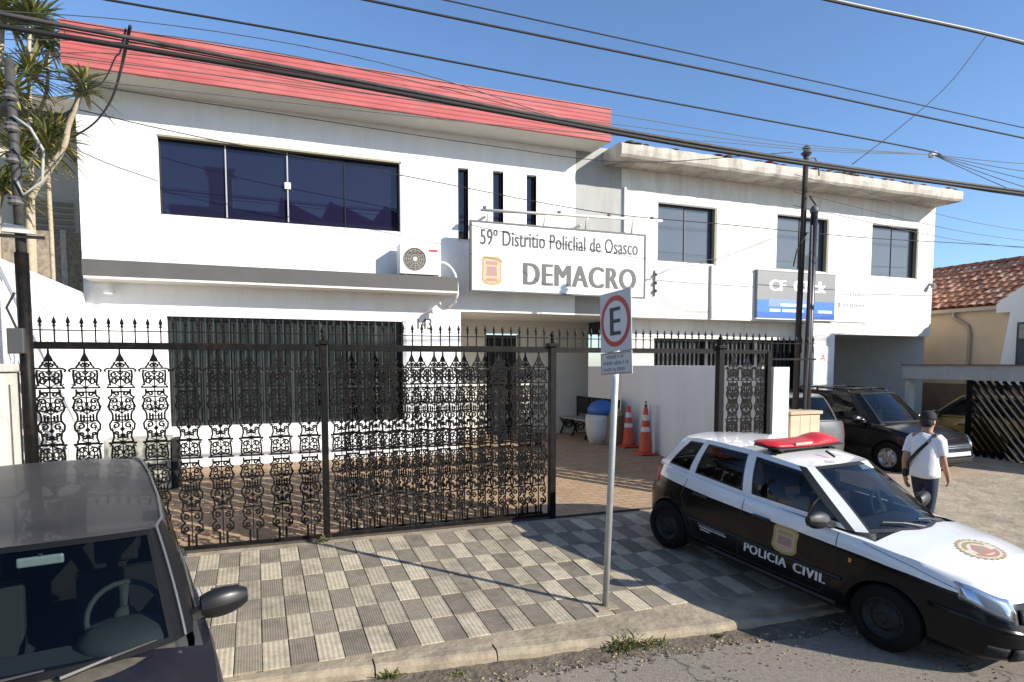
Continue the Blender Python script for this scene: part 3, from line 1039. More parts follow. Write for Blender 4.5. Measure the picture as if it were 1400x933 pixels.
# lattice screen over the sloping wall
ls = empty('lattice_screen', (0, 0, 0), label='dark patterned lattice screen above the tall white boundary wall', cat='screen')
for i in range(5):
    x = -4.55 + i * 0.44
    m_ = MB(); m_.box(x, x + 0.36, 12.55, 12.58, 3.3, 4.62); m_.build('screen_panel', pbr('screen_brown', (0.30, 0.25, 0.18), 0.85, vary=.5, vscale=14), ls)
    m_ = MB(); m_.box(x + 0.36, x + 0.44, 12.53, 12.6, 3.3, 4.65); m_.build('screen_post', pbr('screen_grey', (0.5, 0.47, 0.4), 0.85, vary=.4, vscale=25), ls)
# low white pillar and wall beside the gate on the left
mp = empty('meter_pillar', (-2.55, 7.7, .2), label='cream masonry pillar at the left end of the iron fence', cat='pillar')
M_mp = pbr('pillar_cream', (0.62, 0.59, 0.51), 0.9, vary=.12, vscale=3, dirt=(.33, .29, .22), dscale=2.4, damt=.6, bump=.004, bscale=30)
b = MB(); b.box(-.35, .33, -.2, .25, 0, 2.22); b.build('shaft', M_mp, mp, bevel=0.01)
b = MB(); b.box(-.38, .36, -.23, .28, 2.223, 2.30); b.build('cap', M_mp, mp, bevel=0.012)
for k in range(4):
    b = MB(); b.box(-.30, .10, -.212, -.2, 1.55 + k * .09, 1.58 + k * .09); b.build('letter_slot', pbr('slot_brown', (.22, .17, .12), .8), mp)
b = MB(); b.box(.331, .338, -.1, -.07, .6, 2.1); b.build('side_joint', M_cableg, mp)

b = MB(); b.box(-2.66, -2.45, 7.96, YF - 0.003, 0.2, 3.60); b.build('boundary_wall', M_wall, label='tall white boundary wall running back behind the left fence post', cat='wall')
# ------------------------------------------------------------------ iron fence and gates
def scroll_column_mesh(h=2.2):
    """one cast-iron lace column, 0.25 m wide; local z from 0 (top) down to -h"""
    b = MB()
    W, D = 0.0165, 0.018

    def both(pts, w=W):
        b.stroke(pts, w, D)
        b.stroke([(-x, z) for x, z in pts], w, D)

    # finial
    b.prism([(-0.006, 0), (0.006, 0), (0.010, -0.05), (0.026, -0.085), (0.042, -0.13), (-0.042, -0.13), (-0.026, -0.085), (-0.010, -0.05)], D,
            M=Matrix.Translation((0, D / 2, 0)) @ FRONT)
    both([(0.042, -0.13), (0.055, -0.165), (0.075, -0.19)])
    both(spiral(0.022, -0.165, 0.022, 0.006, 90, 520))
    b.stroke([(0, -0.12), (0, -h + 0.02)], 0.010, D)
    # shelf with hooks
    b.stroke([(-0.125, -0.212), (-0.105, -0.200), (0.105, -0.200), (0.125, -0.212)], 0.017, D)
    both(arc(0.12, -0.222, 0.012, 0.012, 90, -90, 5))

    def box_unit(z0, sgn):
        both([(0.095, z0), (0.10, z0 - sgn * 0.06), (0.088, z0 - sgn * 0.17)])
        both(spiral(0.055, z0 - sgn * 0.05, 0.034, 0.007, 200, 620))
        both(spiral(0.05, z0 - sgn * 0.125, 0.036, 0.008, 160, -260))
        both(arc(0.028, z0 - sgn * 0.09, 0.02, 0.028, 0, 360, 10), 0.009)
        b.stroke([(-0.02, z0 - sgn * 0.03), (0, z0 - sgn * 0.055), (0.02, z0 - sgn * 0.03), (0, z0 - sgn * 0.005)], W, D, close=True)
        b.stroke([(-0.12, z0 - sgn * 0.19), (0.12, z0 - sgn * 0.19)], 0.018, D)
        both(arc(0.082, z0 - sgn * 0.085, 0.012, 0.016, 0, 360, 8), 0.008)
        both([(0.0, z0 - sgn * 0.09), (0.05, z0 - sgn * 0.15), (0.0, z0 - sgn * 0.185)], 0.011)
        both([(0.0, z0 - sgn * 0.02), (0.045, z0 - sgn * 0.02), (0.095, z0 - sgn * 0.005)], 0.011)
        both([(0.115, z0 - sgn * 0.15), (0.098, z0 - sgn * 0.165), (0.12, z0 - sgn * 0.19)], 0.011)

    def flare_unit(z0):
        both([(0.08, z0), (0.078, z0 - 0.05), (0.088, z0 - 0.075), (0.115, z0 - 0.092)])
        both([(0.078, z0 - 0.03), (0.0, z0 - 0.03)])
        both(spiral(0.04, z0 - 0.055, 0.026, 0.006, 0, 400))
        both([(0.11, z0 - 0.092), (0.092, z0 - 0.12), (0.108, z0 - 0.17), (0.106, z0 - 0.22), (0.085, z0 - 0.25)])
        both(spiral(0.062, z0 - 0.125, 0.032, 0.006, 30, 460))
        both(spiral(0.058, z0 - 0.195, 0.036, 0.007, -20, -470))
        both(arc(0.024, z0 - 0.16, 0.016, 0.03, 0, 360, 10), 0.009)
        b.stroke([(-0.03, z0 - 0.235), (0, z0 - 0.26), (0.03, z0 - 0.235), (0, z0 - 0.21)], W, D, close=True)
        both(arc(0.09, z0 - 0.16, 0.012, 0.018, 0, 360, 8), 0.008)
        both([(0.0, z0 - 0.09), (0.04, z0 - 0.085), (0.075, z0 - 0.075)], 0.011)
        both([(0.0, z0 - 0.19), (0.02, z0 - 0.21), (0.055, z0 - 0.245)], 0.011)
        both([(0.108, z0 - 0.17), (0.122, z0 - 0.185), (0.10, z0 - 0.22)], 0.010)
        # waist
        both([(0.0, z0 - 0.30), (0.055, z0 - 0.29)], 0.010)
        both([(0.0, z0 - 0.36), (0.03, z0 - 0.35), (0.066, z0 - 0.335)], 0.011)
        both(arc(0.075, z0 - 0.425, 0.012, 0.014, 0, 360, 8), 0.008)
        both([(0.0, z0 - 0.49), (0.05, z0 - 0.54), (0.0, z0 - 0.565)], 0.010)
        both([(0.085, z0 - 0.25), (0.078, z0 - 0.29), (0.080, z0 - 0.33)])
        both([(0.026, z0 - 0.27), (0.026, z0 - 0.33)])
        both([(0.052, z0 - 0.26), (0.052, z0 - 0.33)])
        b.stroke([(-0.09, z0 - 0.335), (0.09, z0 - 0.335)], 0.016, D)
        both([(0.085, z0 - 0.335), (0.108, z0 - 0.375), (0.102, z0 - 0.43), (0.08, z0 - 0.455)])
        both(spiral(0.055, z0 - 0.39, 0.034, 0.007, 60, 480))
        b.prism([(-0.024, z0 - 0.43), (0, z0 - 0.46), (0.024, z0 - 0.43), (0, z0 - 0.40)], D, M=Matrix.Translation((0, D / 2, 0)) @ FRONT)
        both([(0.08, z0 - 0.455), (0.074, z0 - 0.52), (0.09, z0 - 0.565)])
        both(spiral(0.052, z0 - 0.475, 0.02, 0.005, 20, 420))
        both(spiral(0.028, z0 - 0.505, 0.026, 0.006, 120, 500))
        b.stroke([(-0.095, z0 - 0.57), (0.095, z0 - 0.57)], 0.015, D)

    box_unit(-0.215, 1)
    flare_unit(-0.42)
    # inverted box half way down
    both([(0.07, -0.99), (0.10, -1.01)])
    box_unit(-1.19, -1)
    b.stroke([(-0.12, -1.20), (0.12, -1.20)], 0.017, D)
    flare_unit(-1.225)
    both([(0.07, -1.80), (0.10, -1.83), (0.09, -1.90), (0.06, -1.93)])
    both(spiral(0.055, -1.865, 0.034, 0.007, 60, 480))
    both([(0.06, -1.93), (0.10, -1.97), (0.10, -2.03), (0.05, -2.06)])
    both(spiral(0.058, -2.0, 0.034, 0.007, -20, -470))
    both([(0.035, -2.06), (0.035, -h)], 0.022)
    return b.mesh('scroll_column', M_iron)


COLUMN = scroll_column_mesh()


def spear_mesh():
    b = MB()
    b.box(-0.0065, 0.0065, -0.0065, 0.0065, 0, 0.195)
    b.lathe([(0.004, 0.155), (0.016, 0.165), (0.016, 0.175), (0.008, 0.185)], 8)
    b.lathe([(0.008, 0.185), (0.021, 0.205), (0.017, 0.225), (0.0005, 0.272)], 6)
    return b.mesh('spear', M_iron)


SPEAR = spear_mesh()
RAIL = 2.655                                   # underside of the top rail


def iron_panel(name, label, x0, x1, y, cols_, spears=True, bottom=0.40, rail_h=0.075, group=None, cat='fence', scale=1.0):
    t = empty(name, (x0, y, bottom), label=label, cat=cat, group=group)
    L_ = x1 - x0
    b = MB(); b.box(0, L_, -0.028, 0.028, RAIL - bottom, RAIL + rail_h - bottom); b.build('top_rail', M_iron, t, bevel=0.004)
    b = MB(); b.box(0, L_, -0.022, 0.022, 0.0, 0.045); b.build('bottom_rail', M_iron, t)
    for x in cols_:
        o = link('scroll_column', COLUMN, t)
        o.location = (x - x0, 0, RAIL - bottom)
        o.scale = (scale, 1, (RAIL - bottom - 0.04) / 2.2)
    if spears:
        b = MB(); b.box(0, L_, -0.004, 0.004, RAIL + rail_h + 0.115 - bottom, RAIL + rail_h + 0.127 - bottom); b.build('spear_rail', M_iron, t)
        n = max(1, round(L_ / 0.122))
        for i in range(n):
            o = link('spear', SPEAR, t)
            o.location = ((i + 0.5) * L_ / n, 0, RAIL + rail_h - bottom)
            o.scale = (1, 1, 1 + random.uniform(-.02, .02))
    return t


def iron_post(label, x, y, z0, z1, w=0.075, group=None, finial=True):
    t = empty('fence_post', (x, y, z0), label=label, cat='post', group=group)
    b = MB(); b.box(-w / 2, w / 2, -w / 2, w / 2, 0, z1 - z0 - 0.0); b.build('shaft', M_iron, t, bevel=0.006)
    b = MB(); b.box(-w * .8, w * .8, -w * .8, w * .8, z1 - z0 + 0.001, z1 - z0 + 0.05); b.build('cap', M_iron, t, bevel=0.006)
    if finial:
        b = MB(); b.lathe([(0.03, z1 - z0 + 0.052), (0.016, z1 - z0 + 0.08), (0.034, z1 - z0 + 0.10), (0.016, z1 - z0 + 0.125), (0.036, z1 - z0 + 0.155), (0.018, z1 - z0 + 0.19), (0.001, z1 - z0 + 0.23)], 10)
        b.build('finial', M_iron, t, smooth=True)
    return t


g = 'ornate iron fence along the pavement'
iron_panel('iron_fence', 'left stretch of ornate black iron fence with open scrollwork columns', -2.12, 0.70, GATE_Y, [-2.0 + i * 0.322 for i in range(9)], group=g, scale=1.1)
iron_post('black iron fence post in the middle of the ornate fence', 0.755, GATE_Y - 0.01, 0.33, 2.73)
iron_panel('iron_fence', 'middle stretch of ornate black iron fence with dense doubled scrollwork', 0.81, 3.70, GATE_Y, [0.95 + i * 0.29 for i in range(10)], group=g, scale=1.06)
iron_panel('sliding_gate', 'ornate iron sliding gate pushed open behind the middle fence stretch', 0.95, 3.68, GATE_Y + 0.14, [1.10 + i * 0.29 for i in range(9)], spears=False, cat='gate', rail_h=0.02)
sgt = [o for o in col.objects if o.name.startswith('sliding_gate')][0]
b = MB(); b.box(2.60, 2.70, -0.05, -0.03, 0.95, 1.15); b.build('lock_box', M_iron, sgt, bevel=.004)
for x in (0.25, 2.35):
    b = MB(); b.lathe([(0.045, -.012), (0.045, .012)], 16, M=Matrix.Translation((x, 0, 0.03)) @ FRONT); b.build('roller', M_steel, sgt)
iron_post('black iron post at the left side of the open gateway', 3.755, GATE_Y - 0.01, 0.33, 2.73, w=0.09)
# rail with spears over the open gateway
t = empty('gateway_rail', (3.81, GATE_Y, RAIL), label='iron rail with spear points spanning the open gateway', cat='rail')
b = MB(); b.box(0, 2.66, -0.022, 0.022, 0.0, 0.07); b.build('rail', M_iron, t)
b = MB(); b.box(0, 2.66, -0.004, 0.004, 0.185, 0.197); b.build('spear_rail', M_iron, t)
for i in range(22):
    o = link('spear', SPEAR, t); o.location = (0.06 + i * 0.121, 0, 0.07)
iron_post('black iron post at the right side of the open gateway', 6.56, GATE_Y - 0.01, 0.33, 2.73, w=0.10)
iron_panel('pedestrian_gate', 'narrow ornate iron gate of three scroll columns beside the white pillar', 6.63, 7.50, GATE_Y, [6.82 + i * 0.27 for i in range(3)], cat='gate', rail_h=0.06)
b = MB(); b.box(7.46, 7.53, GATE_Y - 0.04, GATE_Y + 0.04, 0.36, 2.70)
b.build('gate_jamb', M_iron, label='slim black jamb at the right of the narrow iron gate', cat='post')
# spears and bar on over the right neighbour's wall
t = empty('neighbour_railing', (7.55, GATE_Y + 0.05, 2.46), label='thin iron railing with spear points right of the narrow gate', cat='railing')
b = MB(); b.box(0, 0.98, -0.012, 0.012, 0.10, 0.13); b.build('rail', M_iron, t)
b = MB(); b.box(0, 0.98, -0.004, 0.004, 0.36, 0.372); b.build('spear_rail', M_iron, t)
for i in range(8):
    o = link('spear', SPEAR, t); o.location = (0.06 + i * 0.122, 0, 0.22)
b = MB(); b.box(0.03, 0.06, -0.012, 0.012, -0.4, 0.4); b.build('upright', M_iron, t)
b = MB(); b.box(-2.25, 7.5, GATE_Y - 0.05, GATE_Y - 0.02, wz(GATE_Y) - 0.01, wz(GATE_Y) + 0.014)
b.build('gate_track', pbr('rusty_track', (0.06, 0.045, 0.035), 0.7, vary=.4, vscale=8), label='dark steel gate track set in the ground along the fence', cat='track')

def small_print(name, x0, x1, z, h, mat, parent, M, seed=0):
    """a line of print too small to read: a row of little uneven marks"""
    rg = random.Random(seed)
    b = MB()
    x = x0
    while x < x1 - h * 0.3:
        w_ = h * rg.uniform(0.35, 0.7)
        if rg.random() < 0.14:
            x += h * 0.5
            continue
        b.box(x, min(x + w_, x1), -0.0006, 0, z + h * rg.choice((0, 0, 0.12)), z + h * rg.uniform(0.72, 1.0), M=M)
        x += w_ + h * 0.16
    return b.build(name, mat, parent, kind='stuff')


# ------------------------------------------------------------------ station sign
SY_ = 11.54
sg = empty('station_sign', (0, 0, 0), label='large white station sign board hung under a horizontal pipe', cat='sign')
b = MB(); b.box(3.745, 7.45, SY_, SY_ + 0.06, 3.86, 5.105); b.build('board', M_signw, sg)
b = MB()
b.box(3.72, 7.475, SY_ - 0.012, SY_ + 0.065, 5.10, 5.13); b.box(3.72, 7.475, SY_ - 0.012, SY_ + 0.065, 3.838, 3.868)
b.box(3.72, 3.752, SY_ - 0.012, SY_ + 0.065, 3.868, 5.10); b.box(7.443, 7.475, SY_ - 0.012, SY_ + 0.065, 3.868, 5.10)
b.build('border', M_signgrey, sg)
lettering('lettering', '59º Distritio Policlial de Osasco', (3.91, SY_ - 0.001, 4.70), 3.38, 0.285, M_signdark, sg, bold=0.03, space=1.04)
lettering('lettering', 'DEMACRO', (4.76, SY_ - 0.001, 4.0), 2.50, 0.42, M_signgrey, sg, bold=0.055, space=1.10)


def crest(parent, M, w, h, flat=True):
    """police shield with gold rim, pale field, banner and star"""
    def shield(k):
        return [(-.5 * k, .40 * k), (-.36 * k, .5 * k), (.36 * k, .5 * k), (.5 * k, .40 * k), (.47 * k, .1 * k), (.5 * k, -.3 * k), (.34 * k, -.44 * k), (0.06 * k, -.47 * k), (0, -.52 * k), (-.06 * k, -.47 * k), (-.34 * k, -.44 * k), (-.5 * k, -.3 * k), (-.47 * k, .1 * k)]
    S = M @ Matrix.Diagonal((w, h, 1, 1))
    out = []
    for nm, poly, z, m_ in (('crest', shield(1.0), 0.002, M_gold), ('crest_field', shield(0.84), 0.0032, M_cpale)):
        b = MB(); b.prism(poly, z, M=S); out.append(b.build(nm, m_, parent if nm == 'crest' else out[0], fix=True))
    for y0, y1, x, m_ in ((0.22, 0.34, .3, M_cpink), (-0.16, 0.16, .26, M_cpink), (-0.34, -0.24, .3, M_cpink)):
        b = MB(); b.prism([(-x, y0), (x, y0), (x * .9, y1), (-x * .9, y1)], 0.0042, M=S); out.append(b.build('crest_band', m_, out[0], fix=True))
    b = MB()
    st_ = []
    for k in range(10):
        a = R(90 + 36 * k); r_ = 0.13 if k % 2 == 0 else 0.06
        st_.append((r_ * math.cos(a) * 1.2, r_ * math.sin(a)))
    b.prism(st_, 0.0052, M=S); out.append(b.build('crest_star', M_cgrey, out[0], fix=True))
    return out


crest(sg, Matrix.Translation((4.135, SY_ - 0.0005, 4.22)) @ FRONT, 0.40, 0.54)
b = MB(); b.tube([(3.93, SY_ + 0.02, 5.33), (7.87, SY_ + 0.02, 5.44)], 0.028); b.build('pipe', M_soffit, sg, smooth=True)
for x in (4.05, 5.2, 6.1, 7.15):
    z = 5.33 + (x - 3.93) * 0.0279
    m_ = MB(); m_.tube([(x + 0.06, SY_ + 0.02, z - 0.02), (x + 0.02, SY_ + 0.02, z - 0.07), (x, SY_ + 0.02, 5.12)], 0.016); m_.build('hanger', M_graywall, sg, smooth=True)
for x in (3.98, 5.5, 6.6, 7.6):
    z = 5.33 + (x - 3.93) * 0.0279
    m_ = MB(); m_.box(x, x + 0.05, SY_ - 0.01, SY_ + 0.05, z + 0.02, z + 0.07); m_.build('clamp', M_signdark, sg)
for x in (4.0, 6.0):
    m_ = MB(); m_.box(x, x + 0.04, SY_ + 0.062, YF - 0.01, 5.2, 5.24); m_.build('bracket', M_graywall, sg)

# office sign
cs = empty('office_sign', (0, 0, 0), label='grey and blue office sign on the old white building behind the poles', cat='sign')
SB = YF - 0.08
b = MB(); b.box(10.72, 13.09, SB, YF - 0.01, 3.56, 4.64)
b.build('panel', pbr('sign_grey', (0.20, 0.205, 0.205), 0.45), cs)
b = MB(); b.box(10.725, 13.085, SB - 0.004, SB - 0.001, 3.565, 3.98); b.build('blue_field', pbr('sign_blue', (0.03, 0.16, 0.62), 0.4), cs)
b = MB(); b.box(10.725, 13.085, SB - 0.006, SB - 0.0045, 3.565, 3.70); b.build('blue_foot', pbr('sign_deep_blue', (0.012, 0.10, 0.40), 0.4), cs)
b = MB(); b.box(11.05, 12.25, SB - 0.0065, SB - 0.0045, 3.98 - 0.15, 3.98 + 0.02); b.build('pale_field', pbr('sign_periwinkle', (0.16, 0.26, 0.62), 0.4), cs)
lettering('lettering', 'CF', (11.06, SB - 0.001, 4.19), 0.50, 0.25, M_signw, cs, bold=0.05)
lettering('lettering', 'Click', (11.78, SB - 0.001, 4.19), 1.02, 0.27, M_signw, cs, bold=0.05)
for x0, x1, z in ((11.4, 12.3, 3.84), (11.08, 11.4, 3.71), (11.46, 12.1, 3.71), (12.55, 13.0, 3.71)):
    b = MB(); b.box(x0, x1, SB - 0.009, SB - 0.007, z, z + 0.065); b.build('small_print', pbr('sign_print', (0.55, 0.65, 0.85), 0.5), cs)
b = MB()
b.box(10.70, 13.11, SB - 0.012, YF - 0.012, 4.641, 4.665); b.box(10.70, 13.11, SB - 0.012, YF - 0.012, 3.53, 3.557); b.build('frame', M_soffit, cs)
b = MB(); b.box(13.12, 14.22, YF - 0.03, YF - 0.005, 3.53, 4.45)
wb = b.build('contact_board', M_signw, label='plain white board with two grey printed lines right of the office sign', cat='sign')
small_print('printed_line', 13.42, 14.14, 4.16, 0.085, M_cgrey, wb, Matrix.Translation((0, YF - 0.0305, 0)), 1)
small_print('printed_line', 13.42, 14.14, 3.90, 0.085, M_cgrey, wb, Matrix.Translation((0, YF - 0.0305, 0)), 2)
b = MB(); b.box(13.24, 13.33, YF - 0.034, YF - 0.031, 3.88, 4.0); b.build('phone_mark', M_cgrey, wb)

# ------------------------------------------------------------------ air conditioner
ac = empty('air_conditioner', (2.43, 11.60, 4.075), label='white air conditioner outdoor unit standing on the dark canopy band', cat='air conditioner')
b = MB(); b.box(0, 0.74, 0.0, 0.30, 0.03, 0.56); b.build('case', M_white, ac, bevel=0.012)
b = MB(); b.lathe([(0.205, 0.0), (0.205, 0.006)], 32, M=Matrix.Translation((0.27, 0.0, 0.295)) @ FRONT); b.build('fan_recess', pbr('fan_shadow', (0.10, 0.09, 0.075), 0.8), ac)
for k in range(5):
    r0 = 0.04 + k * 0.04
    m_ = MB(); m_.stroke(arc(0.27, 0.295, r0, r0, 0, 360, 28)[:-1], 0.006, 0.006, M=Matrix.Translation((0, -0.012, 0)), close=True); m_.build('guard_ring', pbr('guard_beige', (0.45, 0.42, 0.36), .6), ac)
for k in range(12):
    a = R(30 * k)
    m_ = MB(); m_.bar((0.27 + .03 * math.cos(a), -0.010, 0.295 + .03 * math.sin(a)), (0.27 + .205 * math.cos(a), -0.010, 0.295 + .205 * math.sin(a)), 0.005, 0.005); m_.build('guard_spoke', MATS['guard_beige'], ac)
b = MB(); b.lathe([(0.034, 0.0), (0.03, 0.012)], 16, M=Matrix.Translation((0.27, -0.008, 0.295)) @ FRONT); b.build('hub', M_white, ac)
b = MB(); b.box(0.52, 0.69, -0.003, 0.0, 0.44, 0.48); b.build('badge', M_signred, ac)
b = MB(); b.box(0.50, 0.735, -0.004, 0.0, 0.32, 0.33); b.build('panel_seam', M_cgrey, ac)
for x in (0.08, 0.6):
    b = MB(); b.box(x, x + 0.06, 0.02, 0.28, -0.005, 0.029); b.build('foot', M_signdark, ac)
b = MB(); b.tube([(0.74, 0.1, 0.28)] + [(0.74 + 0.33 * math.sin(R(a)), 0.06, 0.28 - 0.40 * (1 - math.cos(R(a)))) for a in range(15, 91, 15)] + [(1.09, 0.10, -0.28), (1.08, 0.22, -0.42), (1.0, 0.36, -0.5)], 0.024)
b.build('hose', M_white, ac, smooth=True)

# ------------------------------------------------------------------ wall lamps under the canopy
for x, z, lb in ((-2.10, 3.66, 'white round flood lamp under the left end of the canopy'), (3.10, 3.50, 'white dish lamp under the right end of the canopy')):
    t = empty('wall_lamp', (x, YF - 0.02, z), label=lb, cat='lamp')
    b = MB(); b.box(-0.02, 0.02, -0.10, 0.02, -0.02, 0.02); b.build('arm', M_graywall, t)
    b = MB(); b.lathe([(0.02, 0.06), (0.05, 0.04), (0.085, -0.03), (0.08, -0.04), (0.01, -0.03)], 16, M=Matrix.Translation((0, -0.15, -0.02)) @ Matrix.Rotation(R(20), 4, 'X')); b.build('shade', M_white, t, smooth=True)

# ------------------------------------------------------------------ regulation sign on its post
pz0 = wz(5.39)
ps = empty('parking_sign', (3.09, 5.39, pz0), label='parking sign with E in a red ring on a galvanised post', cat='road sign')
b = MB(); b.tube([(0.0, 0, -0.02), (0.0, -0.10, 1.5), (0.0, -0.195, 2.95)], 0.031, 16); b.build('post', M_steel, ps, smooth=True)
b = MB(); b.box(-0.12, 0.10, -0.10, 0.12, 0.0, 0.012); b.build('footing', M_conc, ps)
FM = Matrix.Translation((-0.045, -0.215, 2.73)) @ Matrix.Rotation(R(-86), 4, 'Z') @ Matrix.Rotation(R(-3.0), 4, 'Y')
b = MB(); b.box(-0.245, 0.245, -0.004, 0.0, -0.27, 0.27); pl = b.build('plate', pbr('sign_plate', (0.55, 0.55, 0.54), 0.5, vary=0.06), ps)
pl.matrix_local = FM
for nm, r1, z, m_ in (('ring', 0.232, 0.0052, M_signred), ('ring_field', 0.185, 0.0064, pbr('sign_field', (0.62, 0.62, 0.61), 0.5))):
    b = MB(); b.lathe([(r1, 0.004), (r1, z)], 40, M=FRONT); b.build(nm, m_, pl)
lettering('letter', 'E', (-0.082, -0.0065, -0.125), 0.17, 0.25, pbr('sign_navy', (0.012, 0.012, 0.03), 0.5), pl, bold=0.03, extrude=0.001)
b = MB(); b.box(-0.245, 0.245, -0.006, -0.001, -0.48, -0.278); sp = b.build('lower_plate', pbr('lower_plate_white', (0.56, 0.54, 0.53), 0.5), ps)
sp.matrix_local = FM
for i, (w0, w1) in enumerate(((-.15, .12), (-.2, .2), (-.2, .14))):
    small_print('printed_line', w0, w1, -0.335 - i * 0.058, 0.036, M_cgrey, sp, Matrix.Translation((0, -0.0065, 0)), 10 + i)
b = MB(); b.stroke([(-.235, -.47), (.235, -.47), (.235, -.288), (-.235, -.288)], 0.008, 0.002, M=Matrix.Translation((0, -0.0075, 0)), close=True); b.build('lower_border', pbr('lower_border_red', (0.35, .12, .12), .5), sp)
for z in (-0.1, 0.12):
    b = MB(); b.box(-0.05, 0.05, 0.001, 0.03, z, z + 0.03); o = b.build('clamp', M_steel, ps); o.matrix_local = FM

# ------------------------------------------------------------------ twin poles and meter box
mb = empty('meter_box', (7.95, 8.02, 0.3), label='low beige stone-clad meter box at the foot of the twin poles', cat='box')
b = MB(); b.box(0, 0.62, 0, 0.42, 0, 1.38); b.build('body', M_stone, mb, bevel=0.01)
b = MB(); b.box(-0.03, 0.65, -0.03, 0.45, 1.385, 1.44); b.build('top_slab', pbr('meter_top', (0.5, 0.38, 0.26), 0.8, vary=.2), mb, bevel=0.008)
for x in (0.2, 0.41):
    b = MB(); b.box(x, x + 0.006, -0.003, 0.0, 0.05, 1.36); b.build('joint', M_cgrey, mb)
pa = empty('service_pole', (8.43, 8.42, 0.35), label='taller brown black service pole of the pair by the meter box', cat='pole')
b = MB(); b.tube([(0, 0, 0), (0.03, 0, 3.0), (0.08, 0, 5.56)], [0.054, 0.05, 0.043], 12); b.build('shaft', M_wood, pa, smooth=True)
b = MB(); b.lathe([(0.055, 5.56), (0.09, 5.60), (0.04, 5.64), (0.07, 5.68), (0.03, 5.72)], 10, M=Matrix.Translation((0.08, 0, 0))); b.build('insulator', M_signdark, pa)
b = MB(); b.tube([(0.08, -0.03, 5.50), (0.23, -0.03, 5.54), (0.32, -0.03, 5.44), (0.34, -0.03, 5.26)], 0.012); b.build('bracket', M_cableg, pa)
b = MB(); b.tube([(0.08, -.06, 4.3), (-0.12, -.06, 4.0), (-0.18, -.06, 3.75)], 0.012); b.build('tail_wire', M_cable, pa)
b = MB(); b.tube([(0.12, -.06, 4.9), (0.28, -.06, 4.75), (0.2, -.06, 4.5), (0.16, -0.06, 4.2), (0.24, -.06, 3.9)], 0.014); b.build('tail_wire', M_cable, pa)
pb = empty('service_pole', (8.48, 8.30, 0.35), label='shorter thicker black service pole of the pair by the meter box', cat='pole')
b = MB(); b.tube([(0.08, 0, 0), (0.085, 0, 2.4), (0.12, 0, 4.62)], [0.068, 0.063, 0.056], 14); b.build('shaft', pbr('black_pole', (0.015, 0.015, 0.022), 0.4, vary=.2), pb, smooth=True)
b = MB(); b.lathe([(0.062, 4.62), (0.075, 4.66), (0.05, 4.72), (0.02, 4.74)], 12, M=Matrix.Translation((0.12, 0, 0))); b.build('cap', M_cableg, pb, smooth=True)
b = MB(); b.tube([(0.0, -0.07, 4.4), (0.02, -0.07, 2.5), (-0.02, -0.07, 1.4)], 0.016); b.build('conduit', M_cableg, pb, smooth=True)

# left service pole with meters and brackets
lp = empty('service_pole', (-2.13, 7.86, 0.3), label='dark service pole with tangled brackets at the left edge', cat='pole')
b = MB(); b.tube([(0, 0, 0), (0.0, 0, 3.3)], 0.062, 12); b.build('shaft', M_iron, lp, smooth=True)
b = MB(); b.tube([(0, 0, 3.3), (-0.02, 0, 5.15)], [0.048, 0.042], 12); b.build('upper_shaft', pbr('grey_pole', (0.055, 0.052, 0.047), 0.7, vary=.4, vscale=10), lp, smooth=True)
for z, s_ in ((4.15, .12), (4.45, .10), (4.75, .12), (3.75, .08)):
    b = MB(); b.lathe([(0.05, z), (0.072, z + 0.02), (0.056, z + 0.05), (0.07, z + 0.07), (0.05, z + 0.09)], 10, M=Matrix.Translation((-0.02, -0.02, 0))); b.build('insulator', pbr('insulator_grey', (.12, .115, .11), .6), lp)
b = MB(); b.tube([(0, -0.06, 4.6), (0.14, -.06, 4.5), (0.24, -.06, 4.3), (0.22, -.06, 4.0), (0.06, -.06, 3.85), (0, -.06, 4.0)], 0.014); b.build('cable_loop', pbr('loop_grey', (.34, .34, .33), .6), lp, smooth=True)
b = MB(); b.tube([(0, -0.06, 4.3), (0.1, -.06, 4.1), (0.2, -.06, 4.35), (0.12, -.06, 4.55)], 0.012); b.build('cable_loop', M_cableg, lp, smooth=True)
b = MB(); b.box(-0.45, 0.22, -0.085, -0.06, 3.43, 3.46); b.build('cross_arm', M_cable, lp)
b = MB(); b.prism([(-0.12, 0), (0.15, -0.01), (0.06, 0.06), (-0.1, 0.08)], 0.07, M=Matrix.Translation((0, -0.05, 3.48)) @ FRONT); b.build('junction_box', M_soffit, lp, fix=True)
b = MB(); b.box(-0.12, 0.02, -0.14, -0.06, 2.3, 2.55); b.build('meter', M_signdark, lp, bevel=0.01)
b = MB(); b.tube([(-0.05, -.08, 2.55), (-.12, -.09, 2.75), (-0.05, -.08, 2.9)], 0.012); b.build('cable_loop', M_cable, lp)

# ------------------------------------------------------------------ cones, bench, covered goods
def cone(x, y, h, label, stack):
    z = yz(y)
    t = empty('traffic_cone', (x, y, z), label=label, cat='traffic cone', group='traffic cones by the courtyard wall')
    b = MB(); b.box(-0.19, 0.19, -0.19, 0.19, 0, 0.035); b.build('base', M_cone, t, bevel=0.01)
    b = MB(); b.lathe([(0.145, 0.036), (0.13, 0.07), (0.095, h * 0.48), (0.085, h * .58), (0.07, h * .72), (0.058, h * .84), (0.04, h * .985), (0.025, h)], 24,
                      mats=[0, 0, 1, 0, 1, 0, 0, 0]); b.build('body', [M_cone, pbr('cone_band', (0.66, 0.64, 0.62), 0.5, vary=.08, vscale=12)], t, smooth=True)
    if stack:
        b = MB(); b.lathe([(0.02, h), (0.03, h + .02), (0.03, h + .05), (0.012, h + .06), (0.012, h + .10), (0.028, h + .105), (0.028, h + .12)], 12); b.build('lamp_fitting', M_signdark, t)
    return t


